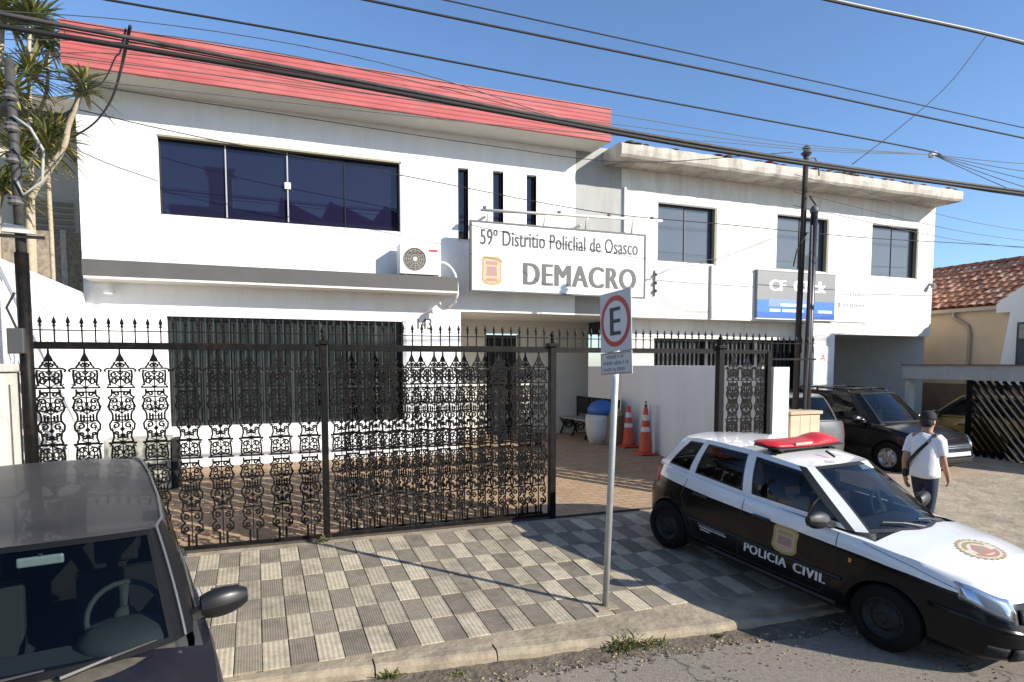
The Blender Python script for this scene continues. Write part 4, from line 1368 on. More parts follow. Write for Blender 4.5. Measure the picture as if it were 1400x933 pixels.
cone(7.28, 11.80, 0.86, 'shorter orange traffic cone, left of the two by the courtyard wall', False)
cone(7.26, 11.12, 0.94, 'taller orange traffic cone with dark top fitting by the courtyard wall', True)
b = MB(); b.box(0, 0.10, 0, 0.04, 0, 1.0)
o = b.build('leaning_board', M_white, label='white board leaning on the wall behind the taller cone', cat='board'); o.location = (7.385, 10.98, yz(11)); o.rotation_euler = (0, R(3), R(90))

bn = empty('waiting_bench', (7.1, 13.2, yz(13.2)), R(90), label='dark waiting bench with cast iron scroll legs in the entrance', cat='bench')
for i in range(3):
    b = MB(); b.box(-0.98 + i * 0.66, -0.98 + i * 0.66 + 0.62, -0.20, -0.16, 0.52, 0.92); b.build('backrest', M_dark, bn, bevel=0.01)
    b = MB(); b.box(-0.98 + i * 0.66, -0.98 + i * 0.66 + 0.62, -0.15, 0.28, 0.40, 0.44); b.build('seat', pbr('bench_seat', (0.30, 0.30, 0.29), .5), bn, bevel=0.01)
for x in (-0.95, -0.32, 0.34, 0.97):
    b = MB()
    M = Matrix.Translation((x, 0, 0)) @ Matrix.Rotation(R(90), 4, 'Z')
    b.stroke([(-.22, .92), (-.2, .45), (-.08, .3), (-.2, .0)], 0.03, 0.03, M=M); b.stroke([(.28, .42), (.16, .25), (.28, .0)], 0.03, 0.03, M=M)
    b.stroke(spiral(0.05, .24, .13, .03, 0, 540, 20), 0.025, 0.025, M=M)
    b.build('leg', M_iron, bn)
cp = empty('covered_bin', (6.88, 12.35, yz(12.35)), label='white bin with blue lid and yellow bag beside the traffic cones', cat='bin')
b = MB(); b.lathe([(0.20, 0.0), (0.27, 0.2), (0.30, 0.5), (0.28, 0.62)], 18); b.build('bin_body', pbr('bin_white', (0.55, 0.54, 0.5), .6, vary=.15), cp, smooth=True)
b = MB(); b.lathe([(0.30, 0.62), (0.32, 0.72), (0.26, 0.84), (0.14, 0.92), (0.02, 0.95)], 18, M=Matrix.Rotation(R(6), 4, 'Y')); b.build('blue_lid', pbr('bin_blue', (0.04, 0.13, 0.42), .5, vary=.3, vscale=8), cp, smooth=True)
b = MB(); b.lathe([(0.12, 0.45), (0.16, 0.58), (0.13, 0.72), (0.03, 0.76)], 12, M=Matrix.Translation((0.22, -0.28, 0.02))); b.build('yellow_bag', pbr('bag_yellow', (0.55, 0.36, 0.05), .6, vary=.3, vscale=12), cp, smooth=True)
b = MB(); b.box(-0.16, 0.16, -0.14, 0.14, 0, 0.62, M=Matrix.Translation((0.20, -0.30, 0)) @ Matrix.Rotation(R(12), 4, 'Z')); b.build('brown_carton', pbr('carton', (0.26, 0.17, 0.10), .9, vary=.2), cp, bevel=0.01)

# planter seen behind the left fence
pt = empty('planter', (-1.62, 10.9, yz(10.9)), label='grey concrete planter behind the left end of the fence', cat='planter')
b = MB(); b.box(-0.42, 0.42, -0.25, 0.25, 0, 0.75); b.build('tub', pbr('planter_grey', (0.36, 0.36, 0.31), .9, vary=.3, vscale=4, dirt=(0.12, .13, .09), dscale=3, damt=.6), pt, bevel=0.02)
b = MB(); b.box(0.44, 0.52, -0.2, 0.2, 0, 0.72); b.build('side_slab', M_dark, pt)
# ------------------------------------------------------------------ vehicles
def lerp(a, b_, t): return a + (b_ - a) * t


def curve(pts):
    """smooth interpolation through (x, value) knots"""
    pts = sorted(pts)

    def f(x):
        if x <= pts[0][0]: return pts[0][1]
        if x >= pts[-1][0]: return pts[-1][1]
        for (x0, y0), (x1, y1) in zip(pts, pts[1:]):
            if x0 <= x <= x1:
                t = (x - x0) / (x1 - x0)
                return lerp(y0, y1, t * t * (3 - 2 * t) * 0.5 + t * 0.5)
    return f


def paint(name, c, rough=0.28, coat=0.9, dust=None, damt=0.0, spec=0.5):
    return pbr(name, c, rough, coat=coat, spec=spec, vary=0.05, vscale=2, dirt=dust, dscale=2.2, damt=damt)


class Car:
    def __init__(s, root, sp):
        s.root, s.sp = root, sp
        s.zt = curve(sp['top'])
        s.zb = sp.get('zb', 0.19)
        s.lv = sp['levels']                     # (v, front x, rear x, half width)
        s.n = sp.get('n', 4.6)

    def pt(s, th, v, off=0.0):
        """point on the body shell: th around (0 = nose, 180 = tail), v from sill to shoulder"""
        lv = s.lv
        for a, b_ in zip(lv, lv[1:]):
            if a[0] <= v <= b_[0] + 1e-9:
                t = (v - a[0]) / (b_[0] - a[0])
                xf, xr, w = (lerp(a[k], b_[k], t) for k in (1, 2, 3))
                break
        xc, a_ = (xf + xr) / 2, (xf - xr) / 2
        c, sn = math.cos(R(th)), math.sin(R(th))
        e = 2 / s.n
        x = xc + (a_ + off) * math.copysign(abs(c) ** e, c)
        y = (w + off) * math.copysign(abs(sn) ** (2 / s.sp.get('ny', 5.0)), sn)
        tap = s.sp.get('taper')
        if tap: y *= tap(x)
        z = s.zb + (s.zt(x) - s.zb) * v
        return Vector((x, y, z))

    def body(s, mats, levels, split, hood_split=True):
        sp = s.sp
        N = 120
        b = MB()
        ths = []
        for i in range(N):
            # denser at the corners
            ths.append(360.0 * i / N)
        V = levels
        idx = {}
        bm = bmesh.new()
        rings = []
        for v in V:
            rings.append([bm.verts.new(s.pt(th, v)) for th in ths])
        def face(vs_, mi):
            vs2 = []
            for q in vs_:
                if not vs2 or (q.co - vs2[-1].co).length > 1e-6: vs2.append(q)
            if len(vs2) > 2 and (vs2[0].co - vs2[-1].co).length < 1e-6: vs2.pop()
            if len(set(vs2)) >= 3:
                try:
                    f = bm.faces.new(vs2); f.material_index = mi; f.smooth = True
                except ValueError:
                    pass
        for k in range(len(V) - 1):
            for i in range(N):
                j = (i + 1) % N
                vm = (V[k] + V[k + 1]) / 2
                xm = (rings[k][i].co.x + rings[k][j].co.x) / 2
                face([rings[k][i], rings[k][j], rings[k + 1][j], rings[k + 1][i]], split(vm, xm))
        face(rings[0][::-1], 2)
        # top: bonnet, tub for the cabin, rear deck
        top = rings[-1]
        cowl, tail, tub = sp['cowl'], sp['tail'], sp.get('tub', 0.42)
        SS = [1, 0.985, 0.94, 0.90, 0.885, 0.6, 0.3, 0, -0.3, -0.6, -0.885, -0.90, -0.94, -0.985, -1]
        rows = []
        for i in range(N // 2 + 1):
            L_, Rr = top[i], top[(N - i) % N]
            x, y, z = L_.co
            d = tub if tail < x < cowl else 0.0
            cr = sp.get('crown', 0.05) * min(1, y / 0.3) if x > cowl - 0.02 else 0.0
            if x > cowl: cr *= min(1.0, (sp['levels'][-1][1] - x) / 0.25 + 0.15)
            row = []
            for s_ in SS:
                if s_ == 1: row.append(L_)
                elif s_ == -1: row.append(Rr)
                elif y < 1e-5: row.append(L_)
                else:
                    zz = z + cr * (1 - abs(s_) ** 2.6)
                    if d and abs(s_) < 0.895: zz = z - d
                    row.append(bm.verts.new((x, y * s_, zz)))
            rows.append((row, x, d))
        for (ra, xa, da), (rb, xb, db) in zip(rows, rows[1:]):
            for k in range(len(SS) - 1):
                inside = (da or db) and (abs(SS[k] + SS[k + 1]) / 2 < 0.92)
                mi = 3 if inside else (1 if hood_split else 0)
                face([ra[k], ra[k + 1], rb[k + 1], rb[k]], mi)
        bmesh.ops.remove_doubles(bm, verts=bm.verts, dist=1e-5)
        bmesh.ops.recalc_face_normals(bm, faces=bm.faces)
        me = bpy.data.meshes.new('body')
        bm.to_mesh(me); bm.free()
        for m_ in mats: me.materials.append(m_)
        o = link('body', me, s.root)
        # wheel arches
        cut = MB()
        for wx in s.sp['wheels']:
            for sd in (-1, 1):
                M = Matrix.Translation((wx, sd * (s.sp['track'] + 0.0), s.sp['wr'])) @ Matrix.Rotation(R(90), 4, 'X')
                ra = s.sp['wr'] + s.sp.get('gap', 0.035)
                cut.lathe([(ra, -0.22), (ra, 0.22)], 40, M=M)
        cme = cut.mesh('cut', [M_blackp])
        bmx = bmesh.new(); bmx.from_mesh(cme); bmesh.ops.recalc_face_normals(bmx, faces=bmx.faces); bmx.to_mesh(cme); bmx.free()
        # the cutter's material goes to the trim slot
        cme.materials.clear()
        for m_ in mats: cme.materials.append(m_)
        cme.polygons.foreach_set('material_index', [2] * len(cme.polygons))
        co = link('cut', cme)
        md = o.modifiers.new('arch', 'BOOLEAN'); md.object = co; md.operation = 'DIFFERENCE'; md.solver = 'EXACT'
        baked(o)
        bpy.data.objects.remove(co)
        for p in o.data.polygons: p.use_smooth = True
        try:
            o.data.set_sharp_from_angle(angle=R(38))
        except Exception:
            pass
        s.bodyo = o
        s.bvh = BVHTree.FromPolygons([v.co for v in o.data.vertices], [p.vertices for p in o.data.polygons])
        return o

    def side(s, x, z, sd, off=0.002):
        h = s.bvh.ray_cast(Vector((x, sd * 2.0, z)), Vector((0, -sd, 0)))
        if h[0] is None: return Vector((x, sd * s.lv[len(s.lv) // 2][3], z))
        return h[0] + Vector((0, sd * off, 0))

    def down(s, x, y, off=0.002):
        h = s.bvh.ray_cast(Vector((x, y, 3.0)), Vector((0, 0, -1)))
        return (h[0] if h[0] is not None else Vector((x, y, 0.9))) + Vector((0, 0, off))

    def front(s, y, z, off=0.002):
        h = s.bvh.ray_cast(Vector((4.0, y, z)), Vector((-1, 0, 0)))
        return (h[0] if h[0] is not None else Vector((2.0, y, z))) + Vector((off, 0, 0))

    def patch(s, name, th0, th1, v0, v1, mat, off=0.006, n=8, parent=None, skew=0.0, inner=0.0):
        """a panel that follows the body shell (lamps, grille, plate)"""
        b = MB()
        rows = []
        for i in range(n + 1):
            th = lerp(th0, th1, i / n)
            r_ = []
            for k in range(5):
                v = lerp(v0 + skew * i / n * (1 - k / 4), v1 + (inner * i / n if k == 4 else 0), k / 4)
                r_.append(s.pt(th, min(v, 1.0), off))
            rows.append(r_)
        b.grid(rows)
        back = [[s.pt(lerp(th0, th1, i / n), min(max(v0, 0), 1.0), -0.02), ] for i in range(n + 1)]
        o = b.build(name, mat, parent or s.root, smooth=True)
        sd = o.modifiers.new('thick', 'SOLIDIFY'); sd.thickness = 0.012; sd.offset = -1
        return o

    def seam(s, name, pts, sd, r_=0.0045, mat=None, off=0.0):
        path = []
        for (x0, z0), (x1, z1) in zip(pts, pts[1:]):
            n = max(2, int(math.hypot(x1 - x0, z1 - z0) / 0.05))
            for i in range(n):
                path.append(s.side(lerp(x0, x1, i / n), lerp(z0, z1, i / n), sd, off))
        path.append(s.side(*pts[-1], sd, off))
        b = MB(); b.tube(path, r_, 5)
        return b.build(name, mat or M_blackp, s.root)

    def greenhouse(s, B, Rf, kinds, mats, t0=0.08, t1=0.90, bulge=0.03, wts=None, seal=0.022, roofmat=1, glassm=None, crown=0.03):
        """B / Rf: belt and roof points (x, y, z) of the left half from the windscreen centre to the rear window centre"""
        n = len(B)
        wts = wts or [0, 0, .6] + [1] * (n - 6) + [.6, 0, 0]
        b = MB()
        names = {'screen': 'windscreen', 'rear': 'rear_window', 'side': 'side_window'}

        def P(i, a, t, sd):
            p0, p1 = Vector(B[i]), Vector(B[i + 1])
            q0, q1 = Vector(Rf[i]), Vector(Rf[i + 1])
            lo, hi = p0.lerp(p1, a), q0.lerp(q1, a)
            p = lo.lerp(hi, t)
            w_ = lerp(wts[i], wts[i + 1], a)
            p.y += bulge * w_ * 4 * t * (1 - t)
            p.x += 0.02 * (1 - w_) * 4 * t * (1 - t) * (1 if i < n // 2 else -1)
            return Vector((p.x, p.y * sd, p.z))

        def S(front, u, t):
            """windscreen (front) or rear window over its full width, u in -1..1"""
            c0, e0, c1, e1 = (B[0], B[1], Rf[0], Rf[1]) if front else (B[-1], B[-2], Rf[-1], Rf[-2])
            k = 1 - u * u
            lo = Vector((lerp(e0[0], c0[0], k), e0[1] * u, lerp(e0[2], c0[2], k)))
            hi = Vector((lerp(e1[0], c1[0], k), e1[1] * u, lerp(e1[2], c1[2], k)))
            p = lo.lerp(hi, t)
            p.x += 0.02 * 4 * t * (1 - t) * (1 if front else -1)
            return p

        panes = []
        NT = 8
        for i in range(1, n - 2):
            for sd in (-1, 1):
                kd = kinds[i]
                if kd == 'side':
                    wl = (Vector(B[i]) - Vector(B[i + 1])).length
                    hl = (Vector(B[i]) - Vector(Rf[i])).length
                    sa, st_ = seal / wl, seal / hl
                    A = [0, sa, .25, .5, .75, 1 - sa, 1]
                    T = [0, t0, t0 + st_] + [lerp(t0 + st_, t1 - st_, k / 5) for k in range(1, 5)] + [t1 - st_, t1, 1]
                    g = [[P(i, a, t, sd) for t in T] for a in A]
                    for ia in range(len(A) - 1):
                        for it in range(len(T) - 1):
                            am, tm_ = (A[ia] + A[ia + 1]) / 2, (T[it] + T[it + 1]) / 2
                            if sa < am < 1 - sa and t0 + st_ < tm_ < t1 - st_: continue
                            mi = 2 if t0 < tm_ < t1 else roofmat
                            q = [g[ia][it], g[ia + 1][it], g[ia + 1][it + 1], g[ia][it + 1]]
                            b.add(q, [(0, 1, 2, 3) if sd > 0 else (3, 2, 1, 0)], mi)
                    pb_ = MB()
                    rows = []
                    for ia in range(7):
                        a = lerp(sa * .8, 1 - sa * .8, ia / 6)
                        rows.append([P(i, a, lerp(t0 + st_ * .8, t1 - st_ * .8, it / 6), sd) - Vector((0, sd * 0.004, 0)) for it in range(7)])
                    pb_.grid(rows, flip=sd < 0)
                    panes.append(('side_window', pb_))
                else:
                    mi = {'paint': roofmat, 'black': 2, 'body': 0}[kd]
                    rows = [[P(i, a, k / NT, sd) for k in range(NT + 1)] for a in (0, .5, 1)]
                    b.grid(rows, mi, flip=sd < 0)
        for front in (True, False):
            U = [-1, -.96] + [-.96 + 1.92 * k / 10 for k in range(1, 10)] + [.96, 1]
            T = [0, .05] + [.05 + .9 * k / 6 for k in range(1, 6)] + [.95, 1]
            g = [[S(front, u, t) for t in T] for u in U]
            for iu in range(len(U) - 1):
                for it in range(len(T) - 1):
                    um, tm_ = (U[iu] + U[iu + 1]) / 2, (T[it] + T[it + 1]) / 2
                    if abs(um) < .96 and .05 < tm_ < .95: continue
                    q = [g[iu][it], g[iu + 1][it], g[iu + 1][it + 1], g[iu][it + 1]]
                    b.add(q, [(0, 1, 2, 3)], 2)
            pb_ = MB()
            rows = [[S(front, lerp(-.965, .965, iu / 12), lerp(.045, .955, it / 8)) - Vector((0.004 if front else -0.004, 0, 0.002)) for it in range(9)] for iu in range(13)]
            pb_.grid(rows, flip=not front)
            panes.append(('windscreen' if front else 'rear_window', pb_))
        # roof skin
        rows = []
        for i in range(1, n - 1):
            r_ = []
            for k in range(13):
                u = -1 + k / 6
                kk = 1 - u * u
                x, y, z = Rf[i]
                if i == 1: x = lerp(x, Rf[0][0], kk); z0_ = lerp(z, Rf[0][2], kk)
                elif i == n - 2: x = lerp(x, Rf[-1][0], kk); z0_ = lerp(z, Rf[-1][2], kk)
                else: z0_ = z + crown * (1 - abs(u) ** 2.5)
                r_.append(Vector((x, y * u, z0_)))
            rows.append(r_)
        b.grid(rows, roofmat)
        cab = b.build('cabin_frame', mats, s.root, smooth=True, fix=True)
        cab.data.set_sharp_from_angle(angle=R(45))
        for nm, pb_ in panes:
            gm = (glassm or {}).get(nm, M_sideglass)
            pb_.build(nm, gm, s.root, smooth=True)
        s.P, s.S = P, S
        return cab

    def wheel(s, x, sd, rim_mat, spokes=0, r=None, w=0.175):
        r = r or s.sp['wr']
        t = MB()
        prof = [(r * .62, -w / 2), (r * .80, -w / 2 - .004), (r * .95, -w / 2 + .012), (r, -w / 2 + .035), (r, w / 2 - .035), (r * .95, w / 2 - .012), (r * .80, w / 2 + .004), (r * .62, w / 2)]
        M = Matrix.Translation((x, sd * s.sp['track'], r)) @ Matrix.Rotation(R(90 if sd < 0 else -90), 4, 'X')
        t.lathe(prof, 36, M=M, cap=False)
        wo = t.build('wheel', M_rubber, s.root, smooth=True)
        wo.data.set_sharp_from_angle(angle=R(24))
        rb = MB()
        o = w / 2
        rb.lathe([(r * .63, -w / 2), (r * .63, o - .01), (r * .58, o - .006), (r * .52, o - .03), (r * .42, o - .045), (r * .30, o - .02), (r * .16, o - .02), (r * .12, o - .005), (0.001, o - .004)], 32, M=M)
        ro = rb.build('rim', rim_mat, wo, smooth=True)
        ro.data.set_sharp_from_angle(angle=R(30))
        for k in range(spokes):
            a = R(360 / spokes * k)
            m_ = MB()
            m_.bar(M @ Vector((r * .14 * math.cos(a), r * .14 * math.sin(a), o - .012)), M @ Vector((r * .60 * math.cos(a), r * .60 * math.sin(a), o - .014)), r * .15, 0.02, up=M.to_3x3() @ Vector((0, 0, 1)))
            m_.build('spoke', rim_mat, wo)
        if not spokes:
            for k in range(8):
                a = R(45 * k + 10)
                m_ = MB(); m_.lathe([(0.017, 0), (0.012, .004)], 8, M=M @ Matrix.Translation((r * .49 * math.cos(a), r * .49 * math.sin(a), o - .033)))
                m_.build('vent_hole', M_dark, wo)

    def seats(s, xs_, y, z0, top, mat=None, bench=None):
        for x in xs_:
            for sd in (-1, 1):
                b = MB()
                M = Matrix.Translation((x, sd * y, z0)) @ Matrix.Rotation(R(-14), 4, 'Y')
                b.box(-0.07, 0.07, -0.24, 0.24, 0, top - z0 - .16, M=M)
                b.box(-0.04, 0.05, -0.13, 0.13, top - z0 - .12, top - z0 + .06, M=M)
                b.box(-0.02, 0.02, -0.06, 0.06, top - z0 - .17, top - z0 - .11, M=M)
                b.build('seat', mat or M_seat, s.root, bevel=0.035)
        if bench:
            b = MB(); M = Matrix.Translation((bench, 0, z0)) @ Matrix.Rotation(R(-14), 4, 'Y')
            b.box(-0.07, 0.07, -0.58, 0.58, 0, top - z0 - .1, M=M); b.build('rear_seat', mat or M_seat, s.root, bevel=0.04)

    def steering(s, x, y, z, r=0.185):
        b = MB()
        M = Matrix.Translation((x, y, z)) @ Matrix.Rotation(R(62), 4, 'Y')
        b.tube([M @ Vector((r * math.cos(R(a)), r * math.sin(R(a)), 0)) for a in range(0, 361, 15)], 0.017, 8, cap=False)
        for a in (0, 100, 260):
            b.bar(M @ Vector((0, 0, -.01)), M @ Vector((r * math.cos(R(a + 180)), r * math.sin(R(a + 180)), 0)), 0.05, 0.02)
        b.lathe([(0.065, -.02), (0.06, .015), (0.03, .022)], 14, M=M)
        b.build('steering_wheel', M_interior, s.root, smooth=True)

    def mirror(s, x, sd, y, z, mat, k=1.0):
        b = MB()
        rows = []
        for i in range(9):
            t = i / 8
            cx = lerp(0.0, -0.02, t); hw = 0.055 * math.sin(math.pi * min(1, .22 + .70 * t)) ** .5 * k; hh = 0.085 * math.sin(math.pi * min(1, .18 + .74 * t)) ** .5 * k
            rows.append([Vector((x + cx + hw * math.cos(R(a)), sd * (y + 0.24 * k * t), z + 0.02 * t + hh * math.sin(R(a)))) for a in range(0, 360, 30)] )
        rows = [r_ + [r_[0]] for r_ in rows]
        b.grid(rows)
        b.add(rows[-1][:-1], [tuple(range(12))]); b.add(rows[0][:-1], [tuple(range(12))[::-1]])
        mo = b.build('wing_mirror', mat, s.root, smooth=True, fix=True)
        g = MB(); g.box(x - 0.062 * k, x - 0.055 * k, sd * (y + .06 * k) if sd > 0 else sd * (y + .20 * k), sd * (y + .20 * k) if sd > 0 else sd * (y + .06 * k), z - .05 * k, z + .07 * k); g.build('mirror_glass', M_chrome, mo)
        f = MB(); f.bar((x + .02, sd * (y - .08), z - .05), (x, sd * (y + .05), z - 0.01), 0.07, 0.05); f.build('mirror_arm', M_blackp, mo)

    def stick(s, me, fn, name, mat, parent=None):
        """wrap flat lettering or a crest on the body: fn maps flat (u, v) to a point on the shell"""
        for v in me.vertices:
            v.co = fn(v.co.x, v.co.y) + (v.co.z * Vector((0, math.copysign(1, fn(v.co.x, v.co.y).y), 0)))
        me.materials.clear(); me.materials.append(mat)
        return link(name, me, parent or s.root)


def flat_poly(poly, n=1):
    me = bpy.data.meshes.new('flat')
    bm = bmesh.new()
    f = bm.faces.new([bm.verts.new((x, y, 0)) for x, y in poly])
    bmesh.ops.triangulate(bm, faces=[f])
    bmesh.ops.subdivide_edges(bm, edges=bm.edges[:], cuts=3, use_grid_fill=True)
    bm.to_mesh(me); bm.free()
    return me


def flat_text(body, w, h, bold=0.02, space=1.0):
    return fat_text(body, w, h, bold, space)


def place_car(root, fwd, at, scale=1.0):
    """stand a car with its x axis along fwd (may slope), origin at ground point"""
    f = Vector(fwd).normalized()
    l = Vector((0, 0, 1)).cross(f).normalized()
    u = f.cross(l)
    M = Matrix((f, l, u)).transposed().to_4x4()
    root.matrix_world = Matrix.Translation(at) @ M @ Matrix.Diagonal((scale, scale, scale, 1)) if not isinstance(scale, tuple) else Matrix.Translation(at) @ M @ Matrix.Diagonal((*scale, 1))


LEV = [0, .06, .14, .24, .34, .45, .56, .66, .74, .82, .90, .96, 1.0]


def mul(pts, z=None):
    return pts


# ---------------------------------------------------------------- police hatchback
P_BLACK = paint('police_black', (0.005, 0.005, 0.006), 0.2, coat=.12, spec=.22)
P_WHITE = paint('police_white', (0.78, 0.78, 0.77), 0.3)


def police_car():
    root = empty('police_car', (0, 0, 0), label='black and white police hatchback with red light bar parked across the pavement', cat='police car')
    sp = dict(top=[(-1.85, .98), (-1.3, .985), (-.5, .95), (.3, .925), (.95, .905), (1.35, .875), (1.75, .825), (2.0, .735), (2.12, .68)],
              levels=[(0, 1.98, -1.72, .76), (.08, 2.07, -1.78, .80), (.2, 2.105, -1.82, .818), (.42, 2.115, -1.835, .825), (.56, 2.105, -1.83, .824), (.62, 2.075, -1.80, .822), (.82, 2.04, -1.77, .812), (.94, 1.99, -1.75, .80), (1.0, 1.94, -1.735, .775)],
              cowl=0.98, tail=-1.62, wheels=(1.245, -1.245), track=.705, wr=.288, crown=.065, n=4.2, ny=4.6,
              taper=lambda x: 1 - .05 * max(0, (x - .7) / 1.3) ** 1.6 - .03 * max(0, (-x - .8) / 1.0) ** 2)
    c = Car(root, sp)

    def split(v, x):
        if v < .10: return 2
        if x > 1.97: return 1 if v > .92 else 0
        return 1 if v > .83 else 0
    c.body([P_BLACK, P_WHITE, M_blackp, M_interior], LEV, split)
    zt = c.zt
    B = [(1.13, 0, .955), (.94, .585, .93), (.86, .655, .92), (.80, .70, .925), (-.17, .742, .935), (-.28, .742, .937), (-.96, .722, .965), (-1.05, .715, .97), (-1.43, .655, .975), (-1.58, .585, .975), (-1.65, .50, .975), (-1.70, 0, .985)]
    Rf = [(.37, 0, 1.405), (.29, .47, 1.375), (.245, .525, 1.362), (.17, .548, 1.368), (-.28, .57, 1.405), (-.38, .57, 1.408), (-.90, .556, 1.395), (-.97, .55, 1.39), (-1.17, .528, 1.365), (-1.30, .50, 1.345), (-1.36, .45, 1.34), (-1.43, 0, 1.355)]
    kinds = ['screen', 'paint', 'black', 'side', 'paint', 'side', 'paint', 'side', 'paint', 'paint', 'rear']
    c.greenhouse(B, Rf, kinds, [P_BLACK, P_WHITE, M_blackp], t0=.10, t1=.90, bulge=.035,
                 wts=[0, 0, .5, 1, 1, 1, 1, 1, .8, .4, 0, 0], glassm={'windscreen': M_cyanglass, 'rear_window': M_sideglass})
    for wx in sp['wheels']:
        for sd in (-1, 1): c.wheel(wx, sd, M_rim)
    c.seats([.12], .36, .45, 1.12, bench=-.95)
    c.steering(.55, .36, .93)
    b = MB(); b.box(.60, 1.02, -.66, .66, .70, .925); b.build('dashboard', M_interior, root, bevel=.05)
    for sd in (-1, 1):
        c.mirror(.66, sd, .80, .985, M_blackp)
        for pts in ([(.78, .90), (.80, .60), (.70, .30)], [(-.22, .92), (-.22, .32)], [(-1.0, .93), (-1.06, .72), (-.86, .42), (-.84, .30)], [(.70, .30), (-.22, .30), (-.84, .30)]):
            c.seam('door_seam', pts, sd)
        for x in (-.08, -.86):
            b = MB(); p = c.side(x, .80, sd, .0); b.bar(p + Vector((0, sd * .018, 0)), c.side(x + .2, .80, sd, 0) + Vector((0, sd * .018, 0)), .03, .03); b.build('door_handle', M_blackp, root, bevel=.008)
        # wheel arch lips
        for wx in sp['wheels']:
            rr_ = sp['wr'] + .042
            b = MB(); b.tube([c.side(wx + rr_ * math.cos(R(a)), sp['wr'] + rr_ * math.sin(R(a)), sd, -.004) for a in range(-8, 189, 7)], .010, 6); b.build('arch_lip', P_BLACK, root, smooth=True)
        b = MB(); b.tube([c.side(-.62 + i * .07, .245, sd, .004) for i in range(22)], .022, 6); b.build('sill_strip', M_blackp, root)
        b = MB(); b.box(-.012, .012, -.004, .004, -.02, .02, M=Matrix.Translation(c.side(.93, .70, sd, .004))); b.build('side_repeater', M_amber, root)
        # rub strip
        b = MB(); b.tube([c.side(lerp(-.9, .88, i / 24), .50, sd, .004) for i in range(25)], .018, 6); b.build('rub_strip', M_blackp, root)
        c.patch('headlight', sd * 17, sd * 47, .69, .945, M_lens, off=.004, skew=.08)
        c.patch('headlight_cover', sd * 16.4, sd * 48, .675, .955, M_headglass, off=.018, skew=.08)
        c.patch('tail_light', sd * 138, sd * 152, .70, .98, M_redlens, off=.004)
        c.patch('fog_lamp_recess', sd * 22, sd * 36, .12, .30, M_dark, off=.004)
        c.patch('bumper_lip', sd * 0, sd * 60, .56, .60, M_chrome if sd > 9 else P_BLACK, off=.014)
    c.patch('grille', -13, 13, .66, .84, M_dark, off=.004)
    for k in range(3):
        c.patch('grille_bar', -12, 12, .68 + k * .055, .70 + k * .055, M_chrome, off=.012)
    c.patch('air_intake', -20, 20, .10, .32, M_dark, off=.004)
    c.patch('number_plate', -7, 7, .38, .54, pbr('plate_grey', (.5, .5, .5), .4), off=.014)
    # wipers, scuttle
    b = MB(); b.grid([[Vector((c.S(True, u, 0).x + dx, c.S(True, u, 0).y, c.S(True, u, 0).z - .012 - .02 * (dx > .04))) for dx in (-.03, .03, .10)] for u in [-1 + k / 6 for k in range(13)]])
    b.build('scuttle', M_blackp, root, smooth=True)
    for u0, u1 in ((-.1, -.75), (.55, -.05)):
        b = MB(); b.tube([c.S(True, u0, .03) + Vector((.03, 0, .02)), c.S(True, lerp(u0, u1, .5), .10) + Vector((.02, 0, .02)), c.S(True, u1, .13) + Vector((.015, 0, .015))], .010, 6); b.build('wiper', M_blackp, root)
    b = MB(); b.box(0, .005, -.16, .04, 0, .10, M=Matrix.Translation(c.S(True, .55, .86) - Vector((.02, 0, 0))) @ Matrix.Rotation(R(-52), 4, 'Y')); b.build('inspection_sticker', pbr('sticker', (.55, .6, .5), .6), root)
    b = MB(); b.tube([(.2, 0, 1.42), (.1, 0, 1.46)], .012); b.build('antenna_base', M_blackp, root)
    # roof light bar
    lbz = 1.478; LX = -.19
    for sd in (-1, 1):
        b = MB(); b.bar((LX, sd * .42, 1.41), (LX, sd * .40, lbz + .01), .16, .03); b.bar((LX + .06, sd * .52, 1.40), (LX + .02, sd * .44, 1.43), .05, .04); b.build('light_bar_mount', M_blackp, root)
    b = MB()
    rows = []
    for k in range(25):
        y = -.60 + 1.2 * k / 24
        h = .040 + .0 * k
        if .12 < y < .50: h += .045 * math.sin(math.pi * (y - .12) / .38) ** .6
        e = 1 - max(0, (abs(y) - .50) / .10) ** 2 * .55
        xo = -.05 * (abs(y) / .6) ** 2
        rows.append([Vector((LX + xo + .15 * e * math.cos(R(a)) * (1 if abs(math.cos(R(a))) < .99 else 1), y, lbz + .02 + max(-.015, h * e * math.sin(R(a))))) for a in range(-20, 201, 20)])
    rows = [r_ + [r_[0]] for r_ in rows]
    b.grid(rows)
    b.add(rows[0][:-1], [tuple(range(len(rows[0]) - 1))]); b.add(rows[-1][:-1], [tuple(range(len(rows[0]) - 1))[::-1]])
    lb = b.build('light_bar', M_redlens, root, smooth=True, fix=True)
    b = MB(); b.box(LX - .15, LX + .15, -.57, .57, lbz - .012, lbz + .004); b.build('light_bar_tray', M_blackp, lb)
    b = MB(); b.box(LX + .135, LX + .15, -.30, -.02, lbz + .03, lbz + .055); b.build('light_bar_label', M_cpale, lb)
    # livery on both flanks: crest, words, small print
    for sd in (-1, 1):
        dirx = 1 if sd < 0 else -1              # text reads left to right from outside

        def fl(x0, z0, dx=1.0, shear=0.0, off=.0025):
            return lambda u, v: c.side(x0 + dirx * u * dx, z0 + v, sd, off)
        x0 = -.30 if sd < 0 else .58
        xw = -.14 if sd < 0 else .76
        M_txt = pbr('livery_white', (.66, .66, .65), .5)
        c.stick(flat_text('POLICIA', .49, .095, bold=.05, space=1.1), fl(xw, .39), 'lettering', M_txt)
        c.stick(flat_text('CIVIL', .33, .095, bold=.05, space=1.1), fl(xw + dirx * .555, .39), 'lettering', M_txt)

